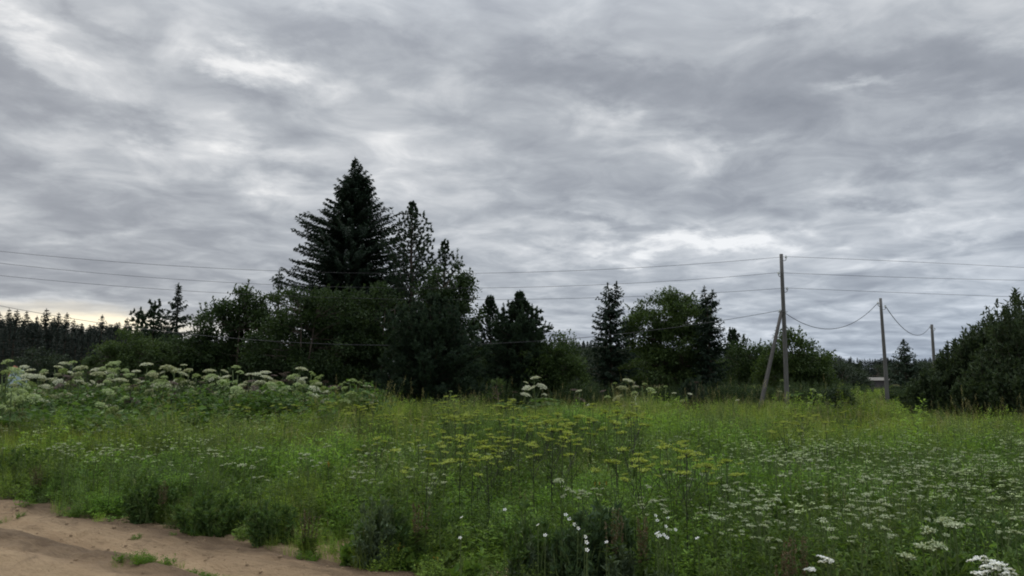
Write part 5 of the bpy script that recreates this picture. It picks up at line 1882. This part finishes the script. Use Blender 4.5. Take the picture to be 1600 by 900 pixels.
def umbel_proto(seed, n, h, rad, R, mat, stalk='stalk', cnt=5):
    q = np.random.default_rng(seed)
    g = G()
    for k in range(n):
        a = q.uniform(0, 6.28)
        r_ = rad * sqrt(q.random())
        H = h * q.uniform(.82, 1.06)
        t = np.array([cos(a) * r_, sin(a) * r_, H])
        g.tube([t * [.7, .7, 0], t], [.004, .0025], 3, 1, cap=False)
        c = 12
        P = t + np.stack([*(q.normal(0, R * .42, (2, c))), np.abs(q.normal(0, .004, c))], 1)
        g.leaves(P, q.normal(0, 1, (c, 3)) * [1, 1, .15], np.tile([0, 0, 1.], (c, 1)) + q.normal(0, .2, (c, 3)), R * .75, R * .6, 0, mid=.5, fold=0)
    return g.mesh('umbel_clump', [MT[mat], MT[stalk]])


def scatter(y0, y1, dens, seed):
    q = np.random.default_rng(seed)
    w = lambda y: .74 * y + 2.5
    area = (w(y0) + w(y1)) * (y1 - y0)
    n = int(area * dens)
    y = np.sqrt(q.random(n) * (y1 ** 2 - y0 ** 2) + y0 ** 2)
    x = q.uniform(-1, 1, n) * w(y)
    return x, y


def build_cover():
    q = np.random.default_rng(99)
    protos = [grass_proto(1, 70, .62, .24, .006), grass_proto(2, 60, .78, .24, .006, 5), grass_proto(3, 60, .50, .26, .007),
              herb_proto(4, 10, .66, .24, .105, .38, 28, 'herb'), herb_proto(5, 9, .80, .22, .080, .32, 42, 'herb_grey', fine=True),
              herb_proto(6, 13, .46, .28, .13, .52, 16, 'herb'), herb_proto(7, 9, .72, .22, .062, .36, 58, 'herb', fine=True)]
    X, Y_, PK, SC, TN = [], [], [], [], []
    for (a, b, dn, sd, sz) in [(3.2, 9, 40, 1, .85), (9, 14, 28, 2, .95), (14, 22, 15, 3, 1.1), (22, 34, 8, 4, 1.3), (34, 58, 3.2, 5, 1.7), (58, 100, .9, 6, 2.6)]:
        x, y = scatter(a, b, dn, sd)
        e = edge_at(x, y)
        keep = (e > q.uniform(-.05, .45, len(x)))
        x, y, e = x[keep], y[keep], e[keep]
        n = len(x)
        big = fbm(x * .16 + 5, y * .16, 3)
        pa = fbm(x * .45 + 40, y * .45 + 9, 3)
        u = (x / y)                       # -0.7 .. 0.7 across the view
        herb = sm(-.35, .45, pa + .25 * (u > -.1) * (y < 16) + .45 * (1 - sm(10, 18, y)))
        pk = np.where(q.random(n) < herb * .8, q.choice([3, 4, 5, 6], n, p=[.3, .25, .2, .25]), q.choice([0, 1, 2], n, p=[.55, .15, .30]))
        s = sz * q.uniform(.75, 1.2, n) * (.42 + .58 * sm(0, 1.6, e)) * (1 + .35 * big)
        hz = s * np.where(y > 30, .44, 1.0) * (1 + .12 * q.normal(0, 1, n)) * (1 + .45 * fbm(x * .8 + 30, y * .8, 3))
        # tint: hue drifts from lush green to olive straw in broad patches of different plants
        lush = np.array([1.18, 1.44, 1.28])
        olive = np.array([1.46, 1.48, 1.34])
        dusk = np.array([1.22, 1.08, .95])
        m = sm(-.45, .45, big + .45 * sm(15, 26, y) - .25 * (y < 14))[:, None]
        tn = lush * (1 - m) + olive * m
        p2 = sm(.05, .4, fbm(x * .5 + 90, y * .5 + 3, 3))[:, None]
        tn = tn * (1 - .55 * p2) + dusk * .55 * p2
        tn = tn * q.uniform(.7, 1.3, (n, 1)) * (1 + .75 * fbm(x * .9 + 3, y * .9 + 60, 3))[:, None].clip(.5, 1.35)
        X.append(x); Y_.append(y); PK.append(pk); TN.append(tn)
        SC.append(np.stack([s * 1.1, s * 1.1, hz], 1))
    # tufts on the middle ridge of the track and loose ones at its edge
    tr = []
    for px, py, n in ((228, 889, 12), (250, 892, 9), (318, 893, 9), (345, 896, 6), (378, 896, 6), (112, 806, 4), (190, 808, 6), (275, 838, 5), (500, 872, 5), (560, 868, 5), (15, 806, 3)):
        d = ray(px, py)
        t = -(CH + .05) / d[2]
        for _ in range(n):
            tr.append((d[0] * t + q.normal(0, .16), d[1] * t + q.normal(0, .05), q.uniform(.14, .26)))
    tr = np.array(tr)
    nt_ = len(tr)
    x = np.concatenate(X + [tr[:, 0]])
    y = np.concatenate(Y_ + [tr[:, 1]])
    pk = np.concatenate(PK + [q.choice([2, 5], nt_)])
    sc_ = np.concatenate(SC + [np.repeat(tr[:, 2:3], 3, 1)])
    tn = np.concatenate(TN + [np.tile([1.0, 1.2, .9], (nt_, 1))])
    n = len(x)
    z = np.maximum(ground_h(x, y), np.where(edge_at(x, y) < .2, road_h(x, y) - .01, -9))
    rot = np.stack([q.normal(0, .08, n), q.normal(0, .08, n), q.uniform(0, 6.28, n)], 1)
    g_ = pk <= 2
    P = np.stack([x, y, z], 1)
    points_object('meadow_grass', P[g_], rot[g_], sc_[g_], pk[g_], tn[g_], protos[:3], 'tall wild grass with seed heads covering the meadow')
    h_ = ~g_
    points_object('meadow_weeds', P[h_], rot[h_], sc_[h_], pk[h_] - 3, tn[h_], protos[3:], 'low leafy weeds growing all through the grass')

    # far drifts of tiny white umbels beyond the ones that can be picked apart
    ups = [umbel_proto(21, 4, .82, .35, .030, 'white_petal'), umbel_proto(22, 4, .86, .35, .036, 'green_cream')]
    X, Y2, S2 = [], [], []
    for (x0, x1, y0, y1, n) in [(1220, 1330, 655, 712, 120), (1330, 1620, 652, 735, 900), (-60, 560, 640, 705, 430), (560, 1250, 645, 720, 260), (1140, 1400, 690, 730, 60), (-60, 640, 700, 750, 26), (1340, 1620, 715, 790, 90), (1100, 1340, 740, 800, 40)]:
        for _ in range(n):
            gh = ground_hit(q.uniform(x0, x1), q.uniform(y0, y1), .8)
            if gh is None or gh[1] > 60 or edge_at(gh[0], gh[1]) < .4: continue
            X.append(gh[0]); Y2.append(gh[1]); S2.append(1.0)
    X, Y2 = np.array(X), np.array(Y2)
    keep = fbm(X * .5, Y2 * .5, 3) + q.normal(0, .2, len(X)) > .0
    X, Y2 = X[keep], Y2[keep]
    n = len(X)
    s = q.uniform(.8, 1.1, n)
    points_object('distant_white_flowers', np.stack([X, Y2, ground_h(X, Y2)], 1), np.stack([0 * X, 0 * X, q.uniform(0, 6.28, n)], 1),
                  np.stack([s, s, s], 1), q.choice([0, 1], n, p=[.6, .4]), np.ones((n, 3)), ups, 'pale haze of tiny white flowers over the farther grass')
    # undergrowth at the feet of the trees
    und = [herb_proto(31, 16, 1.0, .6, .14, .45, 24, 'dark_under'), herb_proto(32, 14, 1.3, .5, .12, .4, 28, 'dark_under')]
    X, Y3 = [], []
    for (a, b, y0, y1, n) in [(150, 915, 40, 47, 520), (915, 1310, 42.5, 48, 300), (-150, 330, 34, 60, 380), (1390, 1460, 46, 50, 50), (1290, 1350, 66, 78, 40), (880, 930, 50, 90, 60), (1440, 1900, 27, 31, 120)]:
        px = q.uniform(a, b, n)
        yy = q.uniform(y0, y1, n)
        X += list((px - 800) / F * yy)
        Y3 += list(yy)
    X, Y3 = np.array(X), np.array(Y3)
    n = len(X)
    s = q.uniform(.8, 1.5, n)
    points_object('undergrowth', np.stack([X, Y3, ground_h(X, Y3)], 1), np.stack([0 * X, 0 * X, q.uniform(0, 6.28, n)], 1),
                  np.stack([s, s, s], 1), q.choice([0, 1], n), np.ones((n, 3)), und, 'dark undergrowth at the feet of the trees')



# broad hogweed leaves massed between and before the stems
lq = np.random.default_rng(61)
X, Y4 = [], []
for (a, b, y0, y1, n) in [(-90, 505, 20.5, 27.5, 560), (500, 590, 24.5, 27, 36), (-90, 300, 19.0, 22, 120), (800, 1160, 27, 31, 70), (1195, 1290, 28, 33, 50)]:
    px = lq.uniform(a, b, n)
    yy = lq.uniform(y0, y1, n)
    X += list((px - 800) / F * yy)
    Y4 += list(yy)
X, Y4 = np.array(X), np.array(Y4)
n = len(X)
gl = [herb_proto(71, 10, 1.42, .5, .24, .72, 20, 'hog_leaf', droop=.45), herb_proto(72, 8, 1.1, .55, .34, .66, 10, 'hog_leaf', droop=.5), herb_proto(73, 12, .95, .5, .2, .6, 15, 'bright_leaf', droop=.4)]
s_ = lq.uniform(.75, 1.2, n) * np.where(X / Y4 > -.17, .52, 1.0)
points_object('hogweed_leaves', np.stack([X, Y4, ground_h(X, Y4)], 1), np.stack([lq.normal(0, .12, n), lq.normal(0, .12, n), lq.uniform(0, 6.28, n)], 1),
              np.stack([s_, s_, s_], 1), np.where(Y4 < 22, lq.choice([1, 2, 2], n), lq.choice([0, 0, 1, 1, 2], n)), np.ones((n, 3)), gl, 'mass of broad cut leaves under the hogweed heads')
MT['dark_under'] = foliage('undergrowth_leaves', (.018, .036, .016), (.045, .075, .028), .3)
build_cover()

# ================================================================== LOOSE THINGS ON THE TRACK
tq = np.random.default_rng(12)
gs_ = []
for k in range(3):
    gg = G()
    a = np.arange(7) / 7 * 6.283
    r1 = tq.uniform(.7, 1.2, 7)
    V0 = [(cos(t) * r, sin(t) * r, 0) for t, r in zip(a, r1)] + [(cos(t + .4) * r * .7, sin(t + .4) * r * .7, .55) for t, r in zip(a, r1)] + [(0, 0, .75)]
    T0 = []
    for j in range(7):
        T0 += [(j, (j + 1) % 7, 7 + j), ((j + 1) % 7, 7 + (j + 1) % 7, 7 + j), (7 + j, 7 + (j + 1) % 7, 14)]
    gg.add(V0, T0)
    gs_.append(gg.mesh('clod', solid('clod_earth', (.15, .10, .06), (.28, .20, .12), 9, .95, .4)))
n = 1100
s0 = tq.uniform(-16, 4, n)
t0 = np.where(tq.random(n) < .55, 5.45 + tq.normal(0, .22, n), tq.uniform(1.5, 5.4, n))
x, y = s0 * RD[0] + t0 * RN[0], s0 * RD[1] + t0 * RN[1]
sz = .006 + .020 * tq.random(n) ** 4
points_object('track_debris', np.stack([x, y, np.maximum(road_h(x, y), ground_h(x, y))], 1), np.stack([0 * x, 0 * x, tq.uniform(0, 6.28, n)], 1), np.stack([sz * 1.3, sz, sz], 1),
              tq.integers(0, 3, n), np.ones((n, 3)), gs_, 'small earth clods and stones strewn over the track')
